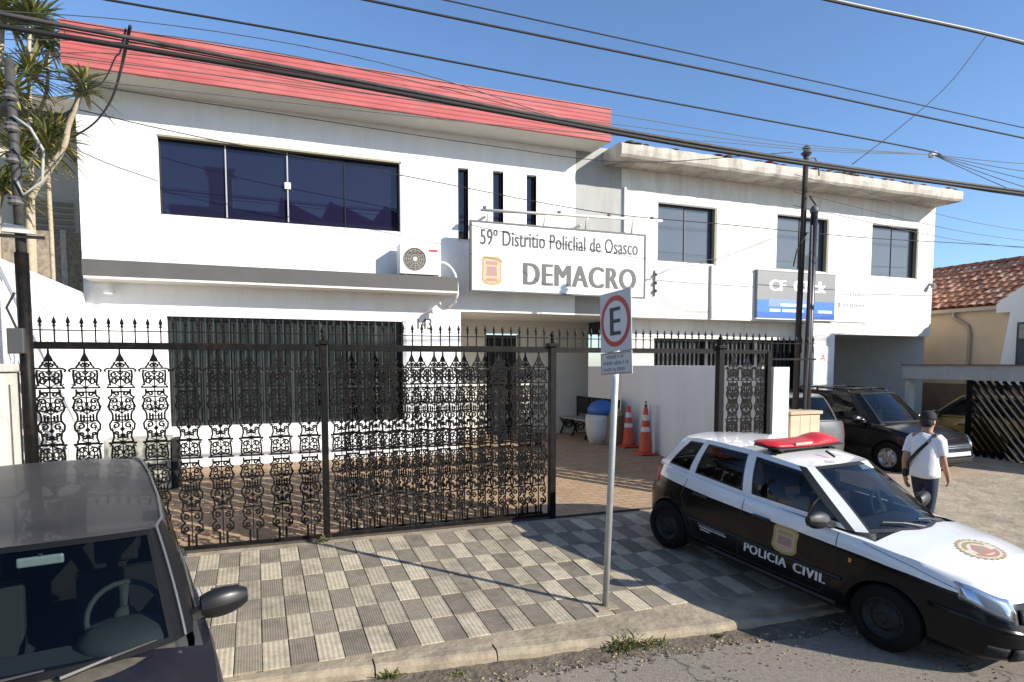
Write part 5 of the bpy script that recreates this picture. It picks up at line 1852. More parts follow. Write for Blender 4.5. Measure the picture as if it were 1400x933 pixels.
        def shield(k):
            return [(-.5 * k, .40 * k), (-.36 * k, .5 * k), (.36 * k, .5 * k), (.5 * k, .40 * k), (.47 * k, .1 * k), (.5 * k, -.3 * k), (.34 * k, -.44 * k), (0, -.5 * k), (-.34 * k, -.44 * k), (-.5 * k, -.3 * k), (-.47 * k, .1 * k)]
        xc, zc, W_, H_ = .30, .655, .27, .28
        for nm, poly, off, m_ in (('crest', shield(1), .0025, M_gold), ('crest_field', shield(.80), .0035, M_cpale), ('crest_band', [(-.3, .2), (.3, .2), (.3, .33), (-.3, .33)], .0045, M_gold),
                                  ('crest_band', [(-.28, -.16), (.28, -.16), (.26, .14), (-.26, .14)], .0045, M_cpink), ('crest_star', [(.14 * (1 if k % 2 == 0 else .5) * math.cos(R(90 + 36 * k)), .14 * (1 if k % 2 == 0 else .5) * math.sin(R(90 + 36 * k))) for k in range(10)], .0055, M_cgrey)):
            c.stick(flat_poly([(p[0] * W_, p[1] * H_) for p in poly]), fl(xc, zc, off=off), nm, m_)
        rg = random.Random(2)
        for k in range(4):
            b = MB()
            x = 0.0
            while x < (.36 if k < 3 else .12):
                w_ = rg.uniform(.008, .02)
                f_ = fl(-.78 + .02 * k if sd < 0 else -.42, .50 - k * .028)
                q = [f_(x, 0), f_(x + w_, 0), f_(x + w_, .016), f_(x, .016)]
                b.add(q, [(0, 1, 2, 3)])
                x += w_ + .007
            b.build('printed_line', M_txt, root, kind='stuff')
    # bonnet crest: wreath of leaves round a pale disc with bands and a star
    def bonnet(u, v, off): return c.down(1.56 + v * .36, u * .54, off)
    def lay(name, poly, off, m_, parent=None):
        return c.stick(flat_poly(poly), lambda u, v: bonnet(u, v, off), name, m_, parent)
    base = lay('bonnet_crest', [(.44 * math.cos(R(a)), .44 * math.sin(R(a))) for a in range(0, 360, 15)], .003, pbr('crest_cream', (.55, .49, .40), .6))
    for k in range(24):
        a = 15 * k
        ca, sa = math.cos(R(a)), math.sin(R(a))
        pts_ = []
        for du, dv in ((-.045, -.02), (.0, -.055), (.05, .0), (.0, .055)):
            r0 = .43 + du
            pts_.append((r0 * math.cos(R(a) + dv / .43), r0 * math.sin(R(a) + dv / .43)))
        lay('wreath_leaf', pts_, .0045, M_gold if k % 3 else pbr('crest_olive', (.30, .26, .12), .6), base)
    for a0, a1, m_ in ((20, 160, M_cpink), (200, 340, MATS['crest_olive'])):
        lay('crest_arc', [(.34 * math.cos(R(t)), .34 * math.sin(R(t))) for t in range(a0, a1 + 1, 14)] + [(.26 * math.cos(R(t)), .26 * math.sin(R(t))) for t in range(a1, a0 - 1, -14)], .0045, m_, base)
    lay('crest_shield', [(-.2, .2), (.2, .2), (.18, -.06), (0, -.22), (-.18, -.06)], .0048, M_cpink, base)
    lay('crest_star', [(.10 * (1 if k % 2 == 0 else .5) * math.cos(R(90 + 36 * k)), .10 * (1 if k % 2 == 0 else .5) * math.sin(R(90 + 36 * k))) for k in range(10)], .0058, M_cgreen, base)
    c.seam('bonnet_seam', [(1.0, .885), (1.4, .815), (1.72, .735)], -1, .003)
    c.seam('bonnet_seam', [(1.0, .885), (1.4, .815), (1.72, .735)], 1, .003)
    return root


pc = police_car()
place_car(pc, (0.43, -2.59, -0.26), (5.575, 5.41, 0.135), (1.06, 1.0, 1.0))


# ---------------------------------------------------------------- dark wagon in the foreground
def dark_wagon():
    root = empty('dark_wagon', (0, 0, 0), label='dark navy wagon seen from above its bonnet at lower left', cat='car')
    V_P = pbr('wagon_navy', (0.009, 0.010, 0.016), 0.40, coat=0.1, spec=0.32, dirt=(0.06, 0.053, 0.046), dscale=1.5, damt=.5, vary=.05)
    sp = dict(top=[(-2.2, 1.02), (-1.2, 1.01), (0, .99), (.9, .985), (1.4, .95), (1.9, .86), (2.1, .74)],
              levels=[(0, 2.0, -2.05, .80), (.1, 2.08, -2.12, .84), (.42, 2.12, -2.16, .865), (.6, 2.09, -2.14, .865), (.85, 2.04, -2.12, .855), (1.0, 1.96, -2.10, .82)],
              cowl=1.02, tail=-1.98, wheels=(1.32, -1.32), track=.75, wr=.32, crown=.07, n=4.4, ny=5)
    c = Car(root, sp)
    c.body([V_P, V_P, M_blackp, M_interior], LEV, lambda v, x: 2 if v < .12 else 0)
    B = [(1.16, 0, 1.055), (.98, .62, 1.02), (.86, .73, 1.0), (.66, .755, .995), (-.15, .78, 1.0), (-.25, .78, 1.0), (-1.0, .775, 1.01), (-1.1, .77, 1.01), (-1.80, .735, 1.015), (-1.96, .68, 1.015), (-2.0, .60, 1.015), (-2.05, 0, 1.02)]
    Rf = [(.50, 0, 1.535), (.42, .55, 1.515), (.34, .615, 1.50), (.22, .635, 1.505), (-.22, .65, 1.53), (-.32, .65, 1.53), (-.98, .645, 1.53), (-1.06, .64, 1.525), (-1.55, .62, 1.50), (-1.66, .58, 1.49), (-1.70, .53, 1.485), (-1.75, 0, 1.495)]
    kinds = ['screen', 'black', 'black', 'side', 'black', 'side', 'black', 'side', 'paint', 'paint', 'rear']
    c.greenhouse(B, Rf, kinds, [V_P, V_P, pbr('pillar_black', (.007, .007, .008), .45, spec=.22)], bulge=.035, wts=[0, 0, .5, 1, 1, 1, 1, 1, .8, .4, 0, 0], glassm={'windscreen': M_vanglass}, crown=.025)
    for wx in sp['wheels']:
        for sd in (-1, 1): c.wheel(wx, sd, M_alloy, spokes=5, w=.2)
    c.seats([.0], .38, .5, 1.25, bench=-1.05)
    c.steering(.56, .40, 1.03, r=.20)
    # dashboard with instrument hood
    b = MB(); b.box(.70, 1.14, -.70, .70, .74, 1.005); b.build('dashboard', M_interior, root, bevel=.06)
    b = MB(); b.lathe([(.22, 0), (.21, .10), (.15, .16), (.02, .17)], 20, M=Matrix.Translation((.80, .40, .97)) @ Matrix.Diagonal((.9, 1.15, .7, 1))); b.build('instrument_hood', M_interior, root, smooth=True)
    # inner mirror and sun visor
    b = MB(); b.box(-.012, .012, -.11, .11, -.028, .028, M=Matrix.Translation(c.S(True, 0, .82) - Vector((.08, 0, .0))))
    m_ = b.build('inner_mirror', pbr('mirror_pale', (.35, .38, .38), .3), root, bevel=.01)
    b = MB(); b.tube([c.S(True, 0, .82) - Vector((.08, 0, .0)), c.S(True, 0, .9) - Vector((.03, 0, 0))], .012); b.build('mirror_stem', M_interior, m_)
    for sd in (-1, 1):
        c.mirror(.66, sd, .80, 1.045, pbr('mirror_housing', (.012, .012, .013), .36, coat=.1, spec=.35), k=1.15)
        for pts in ([(.82, .98), (.84, .6), (.72, .32)], [(-.2, .99), (-.2, .34)], [(-1.05, 1.0), (-1.1, .72), (-.9, .4)]):
            c.seam('door_seam', pts, sd)
        for x in (-.06, -.9):
            b = MB(); p = c.side(x, .84, sd, 0); b.bar(p + Vector((0, sd * .018, 0)), c.side(x + .2, .84, sd, 0) + Vector((0, sd * .018, 0)), .035, .03); b.build('door_handle', M_chrome, root, bevel=.008)
        # bright strips along the screen pillar, drip rail and belt
        b = MB(); b.tube([c.P(1, .5, t / 10, sd) + Vector((0, sd * .008, .006)) for t in range(11)] + [Vector((x_, sd * y_, z_ + .012)) for x_, y_, z_ in Rf[3:10]], .009, 6); b.build('drip_rail', pbr('dull_metal', (.20, .20, .20), .4, metal=.6), root)
        b = MB(); b.tube([Vector((x_, sd * (y_ + .02), z_ + .02)) for x_, y_, z_ in B[3:9]], .010, 6); b.build('belt_strip', MATS['dull_metal'], root)
        c.patch('headlight', sd * 14, sd * 46, .66, .93, M_lens, off=.006)
        c.patch('tail_light', sd * 132, sd * 150, .5, .98, M_redlens, off=.006)
        c.seam('bonnet_seam', [(1.05, .955), (1.5, .89), (1.85, .83)], sd, .003)
    c.patch('grille', -14, 14, .60, .86, M_dark, off=.006)
    b = MB(); b.grid([[Vector((c.S(True, u, 0).x + dx, c.S(True, u, 0).y, c.S(True, u, 0).z - .01 - .02 * (dx > .05))) for dx in (-.03, .04, .13)] for u in [-1 + k / 6 for k in range(13)]])
    b.build('scuttle', pbr('scuttle_tan', (.10, .085, .06), .8, vary=.4, vscale=12), root, smooth=True)
    for u0, u1 in ((.15, .85), (-.75, .05)):
        b = MB(); b.tube([c.S(True, u0, .0) + Vector((.05, 0, .015)), c.S(True, lerp(u0, u1, .5), .03) + Vector((.035, 0, .025)), c.S(True, u1, .05) + Vector((.02, 0, .02))], [.014, .011, .007], 6); b.build('wiper', M_blackp, root)
    return root


vw = dark_wagon()
place_car(vw, (0.196, -0.977, -0.084), (-1.246, 4.824, 0.119), (1.036, 0.96, 0.946))


# ---------------------------------------------------------------- parked cars on the forecourt
def simple_car(name, label, pm, dims, suv=False, glass=None, plate=True, light_plate=None):
    root = empty(name, (0, 0, 0), label=label, cat='car')
    L2f, L2r, w, h, bz, wb, wr = dims
    nose = bz - (.22 if suv else .30)
    sp = dict(top=[(-L2r, bz + .05), (-.4, bz + .01), (.8, bz - .02), (1.2, bz - .05), (L2f - .35, nose + .06), (L2f, nose - .06)],
              zb=.24 if suv else .18,
              levels=[(0, L2f - .12, -L2r + .12, w - .07), (.1, L2f - .04, -L2r + .04, w - .02), (.42, L2f, -L2r, w), (.6, L2f - .02, -L2r + .01, w), (.85, L2f - .07, -L2r + .03, w - .015), (1.0, L2f - .15, -L2r + .06, w - .05)],
              cowl=1.0, tail=-L2r + .18, wheels=(wb, -wb), track=w - .10, wr=wr, crown=.06, n=4.3, ny=5)
    c = Car(root, sp)
    c.body([pm, pm, M_blackp, M_interior], LEV, lambda v, x: 2 if v < (.2 if suv else .1) else 0)
    wy, ry = w - .10, w - .25
    rr = -L2r + .2
    B = [(1.12, 0, bz + .02), (.94, wy - .13, bz), (.84, wy - .04, bz - .01), (.66, wy - .02, bz), (-.16, wy, bz + .01), (-.27, wy, bz + .01), (-1.0, wy - .01, bz + .03), (-1.09, wy - .02, bz + .03), (rr + .2, wy - .07, bz + .04), (rr + .06, wy - .14, bz + .04), (rr, wy - .22, bz + .04), (rr - .05, 0, bz + .05)]
    Rf = [(.40, 0, h), (.32, ry - .09, h - .025), (.24, ry - .02, h - .04), (.12, ry, h - .035), (-.28, ry + .015, h - .005), (-.38, ry + .015, h - .005), (-.96, ry, h - .01), (-1.03, ry, h - .012), (rr + .42, ry - .03, h - .03), (rr + .33, ry - .07, h - .04), (rr + .30, ry - .12, h - .042), (rr + .25, 0, h - .03)]
    c.greenhouse(B, Rf, ['screen', 'paint', 'black', 'side', 'black', 'side', 'black', 'side', 'paint', 'paint', 'rear'], [pm, pm, M_blackp], bulge=.03,
                 wts=[0, 0, .5, 1, 1, 1, 1, 1, .8, .4, 0, 0], glassm=glass or {'windscreen': M_cyanglass})
    for wx in sp['wheels']:
        for sd in (-1, 1): c.wheel(wx, sd, M_alloy, spokes=6, w=.2)
    c.seats([.1], .36, .5, h - .3, bench=-.95)
    b = MB(); b.box(.62, 1.0, -w + .2, w - .2, .7, bz - .01); b.build('dashboard', M_interior, root, bevel=.05)
    for sd in (-1, 1):
        c.mirror(.66, sd, w - .03, bz + .06, pm, k=1.1)
        for pts in ([(.80, bz - .06), (.80, .6), (.70, .36)], [(-.22, bz - .04), (-.22, .36)], [(-1.03, bz - .03), (-1.05, .7), (-.85, .42)]):
            c.seam('door_seam', pts, sd)
        for x in (-.08, -.88):
            p = c.side(x, bz - .14, sd, 0); b = MB(); b.bar(p + Vector((0, sd * .018, 0)), c.side(x + .2, bz - .14, sd, 0) + Vector((0, sd * .018, 0)), .03, .03); b.build('door_handle', M_chrome, root)
        c.patch('headlight', sd * 13, sd * 44, .72, .94, M_lens, off=.006)
        c.patch('headlight_cover', sd * 12.5, sd * 44.5, .71, .95, M_headglass, off=.016)
        c.patch('fog_lamp', sd * 20, sd * 27, .28, .38, M_lens, off=.008)
        c.patch('tail_light', sd * 130, sd * 150, .6, .98, M_redlens, off=.006)
        if suv:
            b = MB(); b.tube([Vector((.1, sd * (ry - .05), h - .02)), Vector((.02, sd * (ry - .05), h + .05)), Vector((-1.2, sd * (ry - .06), h + .05)), Vector((-1.3, sd * (ry - .07), h - .03))], .018, 8); b.build('roof_rail', M_blackp, root, smooth=True)
            for x in (-.3, -.75):
                b = MB(); b.bar((x, sd * (ry - .05), h - .01), (x, sd * (ry - .05), h + .05), .05, .02); b.build('rail_foot', M_blackp, root)
    if suv:
        for x in (-.15, -.95):
            b = MB(); b.tube([(x, -ry + .05, h + .055), (x, ry - .05, h + .055)], .016, 6); b.build('cross_bar', M_blackp, root, smooth=True)
    c.patch('grille', -12, 12, .66, .86, M_dark, off=.006)
    for k in range(2):
        c.patch('grille_bar', -11.5, 11.5, .72 + k * .07, .745 + k * .07, M_chrome, off=.014)
    c.patch('air_intake', -17, 17, .14, .34, M_dark, off=.006)
    if plate:
        c.patch('number_plate', -6.5, 6.5, .42, .58, pbr('plate_pale', (.5, .54, .56), .4), off=.018)
    return root


o = simple_car('black_suv', 'black sport utility car with roof rails behind the walking person', paint('suv_black', (.006, .006, .007), .2, coat=.2, spec=.3), (2.12, 2.05, .88, 1.68, 1.04, 1.30, .34), suv=True)
tag(o, group='cars parked on the forecourt')
place_car(o, (0.04, -0.99, -0.03), (12.2, 10.3, 0.41), (.96, .99, .90))
o = simple_car('grey_hatchback', 'grey hatchback seen from behind between the meter box and black car', paint('silver_grey', (.085, .088, .092), .3, coat=.3), (1.75, 1.72, .83, 1.47, .95, 1.16, .3))
tag(o, group='cars parked on the forecourt')
place_car(o, (0.02, 0.99, 0.01), (9.62, 10.60, 0.46))
o = simple_car('yellow_car', 'yellow car parked inside behind the slatted gate', paint('yellow_paint', (.42, .25, .04), .4), (1.95, 1.85, .83, 1.46, .94, 1.25, .3))
place_car(o, (-.02, 0.99, 0), (16.15, 10.2, 0.30))
# ------------------------------------------------------------------ person
def person():
    root = empty('person', (7.95, 5.75, wz(5.75)), R(14), label='person in white t-shirt, black cap and dark jeans walking with a bag strap', cat='person')
    # skeleton: facing +x locally, y left; one vertex per joint with its radius
    J = {
        'pelvis': ((0, 0, .94), .125, .15), 'waist': ((0.0, 0, 1.06), .115, .145), 'chest': ((0.01, 0, 1.24), .125, .165), 'upper': ((0.0, 0, 1.38), .11, .15),
        'neck': ((0.015, 0, 1.485), .056, .056), 'head0': ((0.03, 0, 1.555), .075, .07), 'head1': ((0.035, 0, 1.63), .098, .082), 'head2': ((0.025, 0, 1.69), .085, .072),
        'shL': ((0.0, .155, 1.40), .064, .064), 'elL': ((-0.10, .205, 1.13), .044, .044), 'wrL': ((-0.04, .225, .89), .031, .031), 'haL': ((-0.02, .222, .83), .036, .024), 
        'shR': ((0.0, -.155, 1.40), .064, .064), 'elR': ((0.03, -.20, 1.13), .044, .044), 'wrR': ((0.19, -.20, .91), .031, .031), 'haR': ((0.225, -.197, .855), .036, .024),
        'hipL': ((0, .085, .90), .105, .105), 'knL': ((0.17, .09, .50), .062, .062), 'anL': ((0.14, .09, .09), .042, .042), 'heL': ((0.10, .09, .045), .036, .036), 'toL': ((0.32, .10, .035), .036, .03),
        'hipR': ((0, -.085, .90), .105, .105), 'knR': ((-0.03, -.09, .49), .062, .062), 'anR': ((-0.24, -.09, .12), .042, .042), 'heR': ((-0.28, -.09, .09), .036, .036), 'toR': ((-0.07, -.10, .035), .036, .03),
    }
    E_ = [('pelvis', 'waist'), ('waist', 'chest'), ('chest', 'upper'), ('upper', 'neck'), ('neck', 'head0'), ('head0', 'head1'), ('head1', 'head2'),
          ('upper', 'shL'), ('shL', 'elL'), ('elL', 'wrL'), ('wrL', 'haL'), ('upper', 'shR'), ('shR', 'elR'), ('elR', 'wrR'), ('wrR', 'haR'),
          ('pelvis', 'hipL'), ('hipL', 'knL'), ('knL', 'anL'), ('anL', 'heL'), ('anL', 'toL'), ('pelvis', 'hipR'), ('hipR', 'knR'), ('knR', 'anR'), ('anR', 'heR'), ('anR', 'toR')]
    # fingers: short chains rooted in the palm
    for sd, k in (('L', 1), ('R', -1)):
        h = Vector(J['ha' + sd][0]); w_ = Vector(J['wr' + sd][0])
        d = (h - w_).normalized()
        side = Vector((1, 0, 0)); side = (side - d * side.dot(d)).normalized()
        for fi, (o_, ln) in enumerate(((-.027, .062), (-.009, .075), (.009, .078), (.026, .068))):
            a, b_, c_ = h + side * o_ + d * .035, h + side * o_ + d * (.035 + ln * .55) + Vector((0, -k * .012, 0)), h + side * o_ + d * (.035 + ln) + Vector((0, -k * .032, 0))
            for q, p_ in enumerate((a, b_, c_)):
                J['f%s%d%d' % (sd, fi, q)] = (tuple(p_), .0095, .0095)
            E_ += [('ha' + sd, 'f%s%d0' % (sd, fi)), ('f%s%d0' % (sd, fi), 'f%s%d1' % (sd, fi)), ('f%s%d1' % (sd, fi), 'f%s%d2' % (sd, fi))]
        t0, t1 = h + side * .040 + d * -.01, h + side * .062 + d * .035
        J['t%s0' % sd] = (tuple(t0), .011, .011); J['t%s1' % sd] = (tuple(t1), .0095, .0095)
        E_ += [('ha' + sd, 't%s0' % sd), ('t%s0' % sd, 't%s1' % sd)]
    names = list(J)
    me = bpy.data.meshes.new('person_body')
    me.from_pydata([J[n][0] for n in names], [(names.index(a), names.index(b_)) for a, b_ in E_], [])
    o = link('person_body', me, root)
    o.modifiers.new('skin', 'SKIN')
    for i, n in enumerate(names):
        me.skin_vertices[0].data[i].radius = (J[n][1], J[n][2])
    me.skin_vertices[0].data[names.index('pelvis')].use_root = True
    ss = o.modifiers.new('sub', 'SUBSURF'); ss.levels = ss.render_levels = 2
    baked(o)
    skin = pbr('skin', (.36, .20, .135), .6)
    jeans = pbr('jeans', (.018, .026, .05), .9, vary=.3, vscale=14)
    shoe = pbr('shoe', (.03, .03, .032), .7)
    for m_ in (skin, jeans, shoe): o.data.materials.append(m_)
    for p in o.data.polygons:
        z = p.center.z
        p.use_smooth = True
        p.material_index = 0
        if z < 1.0 and abs(p.center.y) < .168: p.material_index = 1
        if z < .085: p.material_index = 2
    # nose, ears
    b = MB(); b.lathe([(.016, 0), (.012, .02), (.002, .032)], 8, M=Matrix.Translation((.122, -.012, 1.595)) @ Matrix.Rotation(R(80), 4, 'Y')); b.build('nose', skin, o, smooth=True)
    for sd in (-1, 1):
        b = MB(); b.lathe([(.004, -.008), (.024, 0), (.028, .008), (.01, .014)], 10, M=Matrix.Translation((.02, sd * .076, 1.615)) @ Matrix.Rotation(R(-90 * sd), 4, 'X')); b.build('ear', skin, o, smooth=True)
        b = MB(); b.lathe([(.011, -.004), (.012, 0), (.004, .006)], 8, M=Matrix.Translation((.121, sd * .032, 1.632)) @ Matrix.Rotation(R(90), 4, 'Y')); b.build('eye', M_signdark, o, smooth=True)
    b = MB(); b.bar((.118, -.024, 1.562), (.118, .024, 1.562), .01, .01); b.build('mouth', M_cpink, o)
    b = MB(); b.lathe([(.066, 1.56), (.088, 1.60), (.094, 1.65), (.08, 1.70)], 16, M=Matrix.Translation((.006, 0, 0)) @ Matrix.Diagonal((1, .92, 1, 1))); b.build('hair', pbr('hair_black', (.012, .010, .009), .7), o, smooth=True)
    # cap with peak
    b = MB(); b.lathe([(.107, 1.652), (.108, 1.685), (.095, 1.735), (.06, 1.765), (.004, 1.775)], 20, M=Matrix.Translation((.026, 0, 0)) @ Matrix.Diagonal((1, .9, 1, 1)))
    cap = b.build('cap', pbr('cap_black', (.012, .012, .014), .85), root, smooth=True)
    b = MB(); b.prism([(.09, -.075), (.17, -.06), (.205, 0), (.17, .06), (.09, .075)], .012, M=Matrix.Translation((.02, 0, 1.652)) @ Matrix.Rotation(R(8), 4, 'Y')); b.build('peak', MATS['cap_black'], cap, fix=True)
    # t-shirt: loose tube round the torso with sleeves
    shirt = pbr('white_tshirt', (.74, .73, .75), .9, vary=.05, vscale=6, bump=.01, bscale=9)
    b = MB()
    prof = [(.90, .156, .182, -.005), (.96, .158, .182, -.005), (1.06, .151, .176, -.008), (1.16, .150, .178, -.004), (1.26, .154, .184, 0), (1.36, .143, .182, 0), (1.43, .110, .145, 0), (1.475, .072, .085, .008), (1.485, .064, .07, .012)]
    rows = []
    for z, rx, ry, xo in prof:
        rows.append([Vector((xo + rx * math.cos(R(a)) + .009 * math.sin(R(a * 2) + z * 24) * (1.5 - z) + .004 * math.sin(R(a * 5) - z * 40), ry * math.sin(R(a)) * 1.0, z + .008 * math.sin(R(a * 3)))) for a in range(0, 361, 15)])
    b.grid(rows)
    sh = b.build('tshirt', shirt, root, smooth=True)
    so = sh.modifiers.new('t', 'SOLIDIFY'); so.thickness = .006
    for sd, el in ((1, J['elL'][0]), (-1, J['elR'][0])):
        a = Vector((0, sd * .12, 1.415)); e = Vector((0, sd * .155, 1.40)).lerp(Vector(el), .72)
        b = MB(); b.tube([a, Vector((0, sd * .165, 1.375)), Vector((0, sd * .17, 1.36)).lerp(e, .5), e], [.076, .080, .073, .068], 14, cap=False)
        b.build('sleeve', shirt, sh, smooth=True)
    # strap over the right shoulder, across the back to the left hip
    b = MB()
    pts = [(.13, -.10, 1.36), (.06, -.125, 1.455), (-.03, -.118, 1.462), (-.125, -.07, 1.37), (-.168, .02, 1.25), (-.168, .10, 1.14), (-.13, .165, 1.05), (-.02, .19, 1.0)]
    rows = []
    for i, p in enumerate(pts):
        p = Vector(p); t_ = Vector(pts[min(i + 1, len(pts) - 1)]) - Vector(pts[max(i - 1, 0)]); n_ = Vector((p.x, p.y, 0)).normalized()
        s_ = t_.cross(n_).normalized() * .02
        rows.append([p - s_ - n_ * .004, p - s_ + n_ * .012, p + s_ + n_ * .012, p + s_ - n_ * .004])
    b.grid(rows)
    b.build('strap', M_cable, root)
    b = MB(); b.box(-.10, .10, .185, .24, .88, 1.02); b.build('shoulder_bag', M_cable, root, bevel=.02)
    root.scale = (.97, .97, .97)
    return root


person()


# ------------------------------------------------------------------ overhead cables
def cable(name, label, pts, r_, mat=None, group='overhead cables along the street', smooth_n=6):
    pts = [Vector(p) for p in pts]
    path = []
    n = len(pts)
    dl = [max((pts[i + 1] - pts[i]).length, 1e-4) for i in range(n - 1)]
    sl_ = [(pts[i + 1] - pts[i]) / dl[i] for i in range(n - 1)]
    tg = [sl_[0]] + [(sl_[i - 1] * dl[i] + sl_[i] * dl[i - 1]) / (dl[i] + dl[i - 1]) for i in range(1, n - 1)] + [sl_[-1]]
    for i in range(n - 1):
        for k in range(smooth_n):
            t = k / smooth_n
            path.append(pts[i] * (2 * t ** 3 - 3 * t * t + 1) + tg[i] * dl[i] * (t ** 3 - 2 * t * t + t)
                        + pts[i + 1] * (-2 * t ** 3 + 3 * t * t) + tg[i + 1] * dl[i] * (t ** 3 - t * t))
    path.append(pts[-1])
    b = MB(); b.tube(path, r_, 6)
    return b.build(name, mat or M_cable, smooth=True, label=label, cat='cable', group=group)


def ext(pts, left=14.0, right=20.0):
    p = [Vector(q) for q in pts]
    if left: p = [p[0] - Vector((left, 0, -.15))] + p
    if right: p = p + [p[-1] + Vector((right, 0, .2))]
    return p


cable('cable', 'thickest black cable crossing the red fascia, lower of the close pair', ext([(-1.685, 6, 4.978), (0.356, 6, 4.955), (2.989, 6, 4.882), (4.587, 6, 4.843), (6.076, 6, 4.835), (10.037, 6, 4.86)]), .021)
cable('cable', 'dark grey cable just above the thickest black cable', ext([(-1.681, 6, 5.067), (0.357, 6, 5.004), (2.989, 6, 4.918), (4.586, 6, 4.866 + .02), (6.075, 6, 4.87), (10.034, 6, 4.9)]), .017, pbr('cable_worn', (.06, .055, .05), .7, vary=.5, vscale=9))
cable('cable', 'cable from top left passing just above the right end of the red fascia', ext([(-0.99, 6, 5.3), (0.364, 6, 5.305), (2.6, 6, 5.28), (4.969, 6, 5.259), (8.176, 6, 5.221)], right=0) + [(10.1, 7.4, 5.80)], .009)
cable('cable', 'thin pale cable twisted against the fascia cables', ext([(-1.6, 6.02, 5.04), (.4, 6.02, 4.985), (3.0, 6.02, 4.90), (6.07, 6.02, 4.852)]), .006, M_cableg)
cable('cable', 'lower of the two parallel cables high across the open sky', ext([(0.982, 6, 5.687), (4.957, 6, 5.672), (9.972, 6, 5.617)]), .011)
cable('cable', 'upper thinner of the two parallel cables high across the open sky', ext([(1.692, 6, 5.827), (4.953, 6, 5.804), (9.961, 6, 5.754)]), .007)
cable('cable', 'thick cable in the top right corner of the sky', ext([(6.299, 6, 6.732), (9.086, 6, 6.843), (9.866, 6, 6.858)]), .016)
cable('cable', 'pale cable lying along the thick one in the top right corner', ext([(6.525, 6.02, 6.775), (9.083, 6.02, 6.88), (9.861, 6.02, 6.90)]), .010, M_graywall)
cable('cable', 'thin drop wire slanting down from the top right cable', [(9.089, 6, 6.816), (8.457, 6, 6.139), (7.569, 6, 5.445), (6.792, 6, 4.913)], .005)
cable('cable', 'service cable sagging across the station windows to the office building', ext([(-2.33, 11.5, 6.233), (-1.293, 11.3, 6.039), (2.484, 11.0, 5.629), (6.397, 10.8, 5.283), (8.468, 10.6, 5.243), (12.562, 10.5, 5.227), (14.902, 10.4, 5.273)], left=0, right=8), .008)
cable('cable', 'thin cable under the eave from the palms to the taller pole', ext([(-2.966, 9.5, 5.947), (-1.784, 9.5, 5.889), (0.552, 9.5, 5.841), (3.265, 9.5, 5.791), (5.81, 9.5, 5.815), (8.26, 8.45, 5.95)], left=6, right=0), .006)
HUB = (10.223, 7.5, 5.86)
for k, (pts, lb) in enumerate((([(2.046, 7.5, 5.691), (4.362, 7.5, 5.687), (7.542, 7.5, 5.694), HUB], 'topmost thin wire running to the wire junction right of the pole'),
                               ([(-2, 7.5, 5.40), (2.951, 7.5, 5.53), (4.363, 7.5, 5.569), (7.544, 7.5, 5.653), HUB], 'second thin wire running to the wire junction right of the pole'),
                               ([(-2, 7.5, 5.2), (4.311, 7.5, 5.425), (6.223, 7.5, 5.556), (7.685, 7.5, 5.628), HUB], 'third thin wire running to the wire junction right of the pole'))):
    cable('cable', lb, pts, .005, M_cableg)
b = MB(); b.lathe([(.02, -.09), (.05, -.05), (.045, .05), (.015, .10)], 8, M=Matrix.Translation(HUB) @ Matrix.Rotation(R(70), 4, 'Y'))
b.build('cable_splice', M_graywall, label='grey cable splice where the thin wires meet right of the pole', cat='splice')
for k, e in enumerate([(13.21, 7.0, 5.858), (12.853, 6.8, 5.562), (12.494, 6.6, 5.278), (12.136, 6.4, 4.993), (11.778, 6.2, 4.72)]):
    e = Vector(e); h = Vector(HUB); far = h + (e - h) * 2.2
    cable('cable', ('topmost', 'second highest', 'middle', 'second lowest', 'lowest')[k] + ' of five wires fanning from the wire junction to the right edge', [h, h.lerp(e, .5) - Vector((0, 0, .03)), e, far], .006, M_cableg, group='wires fanning out right of the junction')
for dz, lb in ((0, 'upper thin cable over the clay tile roof'), (-.28, 'middle thin cable over the clay tile roof'), (-.5, 'lowest thin cable over the clay tile roof')):
    cable('cable', lb, [(8.3, 8.45, 5.6 + dz), (13.5, 9.0, 5.35 + dz * .8), (19, 9.6, 5.5 + dz * .6), (30, 10, 6.2)], .005, M_cableg)
for k in range(4):
    cable('cable', ('highest', 'second', 'third', 'lowest')[k] + ' of four thin wires past the palm crowns at top left', ext([(-2.4, 7.4, 5.66 - k * .13), (-1.0, 7.0, 5.62 - k * .1), (1.2, 6.4, 5.35 - k * .1)], left=5, right=0) + [(3.0, 6.03, 4.93)], .004, M_cableg, group='thin wires at the top left')
cable('cable', 'looping drop cable from the fascia cables down to the station corner', [(-0.843, 6, 5.132), (-0.93, 6.3, 5.06), (-1.115, 7.3, 5.30), (-1.42, 8.6, 5.45), (-1.811, 9.9, 5.60), (-2.42, 11.6, 5.86)], .013)
cable('cable', 'second looping drop cable ending in the palm crown by the station corner', [(-0.874, 6, 5.104), (-.97, 6.4, 5.12), (-1.156, 7.3, 5.40), (-1.501, 8.6, 5.62), (-1.958, 9.9, 5.92), (-2.6, 11.9, 6.15)], .008)
cable('cable', 'wire slanting from the office window down to the station sign', [(11.3, 11.9, 5.45), (9.6, 11.88, 4.85), (8.2, 11.86, 4.5), (7.9, 11.85, 4.35), (7.5, 11.62, 4.2)], .006, M_cableg)
ib = empty('wall_insulators', (8.0, YF - .06, 4.3), label='small rack of insulators on the white wall right of the station sign', cat='insulator')
for k in range(3):
    m_ = MB(); m_.lathe([(.02, -.03), (.035, 0), (.02, .03)], 8, M=Matrix.Translation((0, 0, -.17 * k + .1))); m_.build('insulator', M_signdark, ib)
m_ = MB(); m_.box(-.01, .01, .02, .05, -.35, .2); m_.build('bracket', M_cgrey, ib)
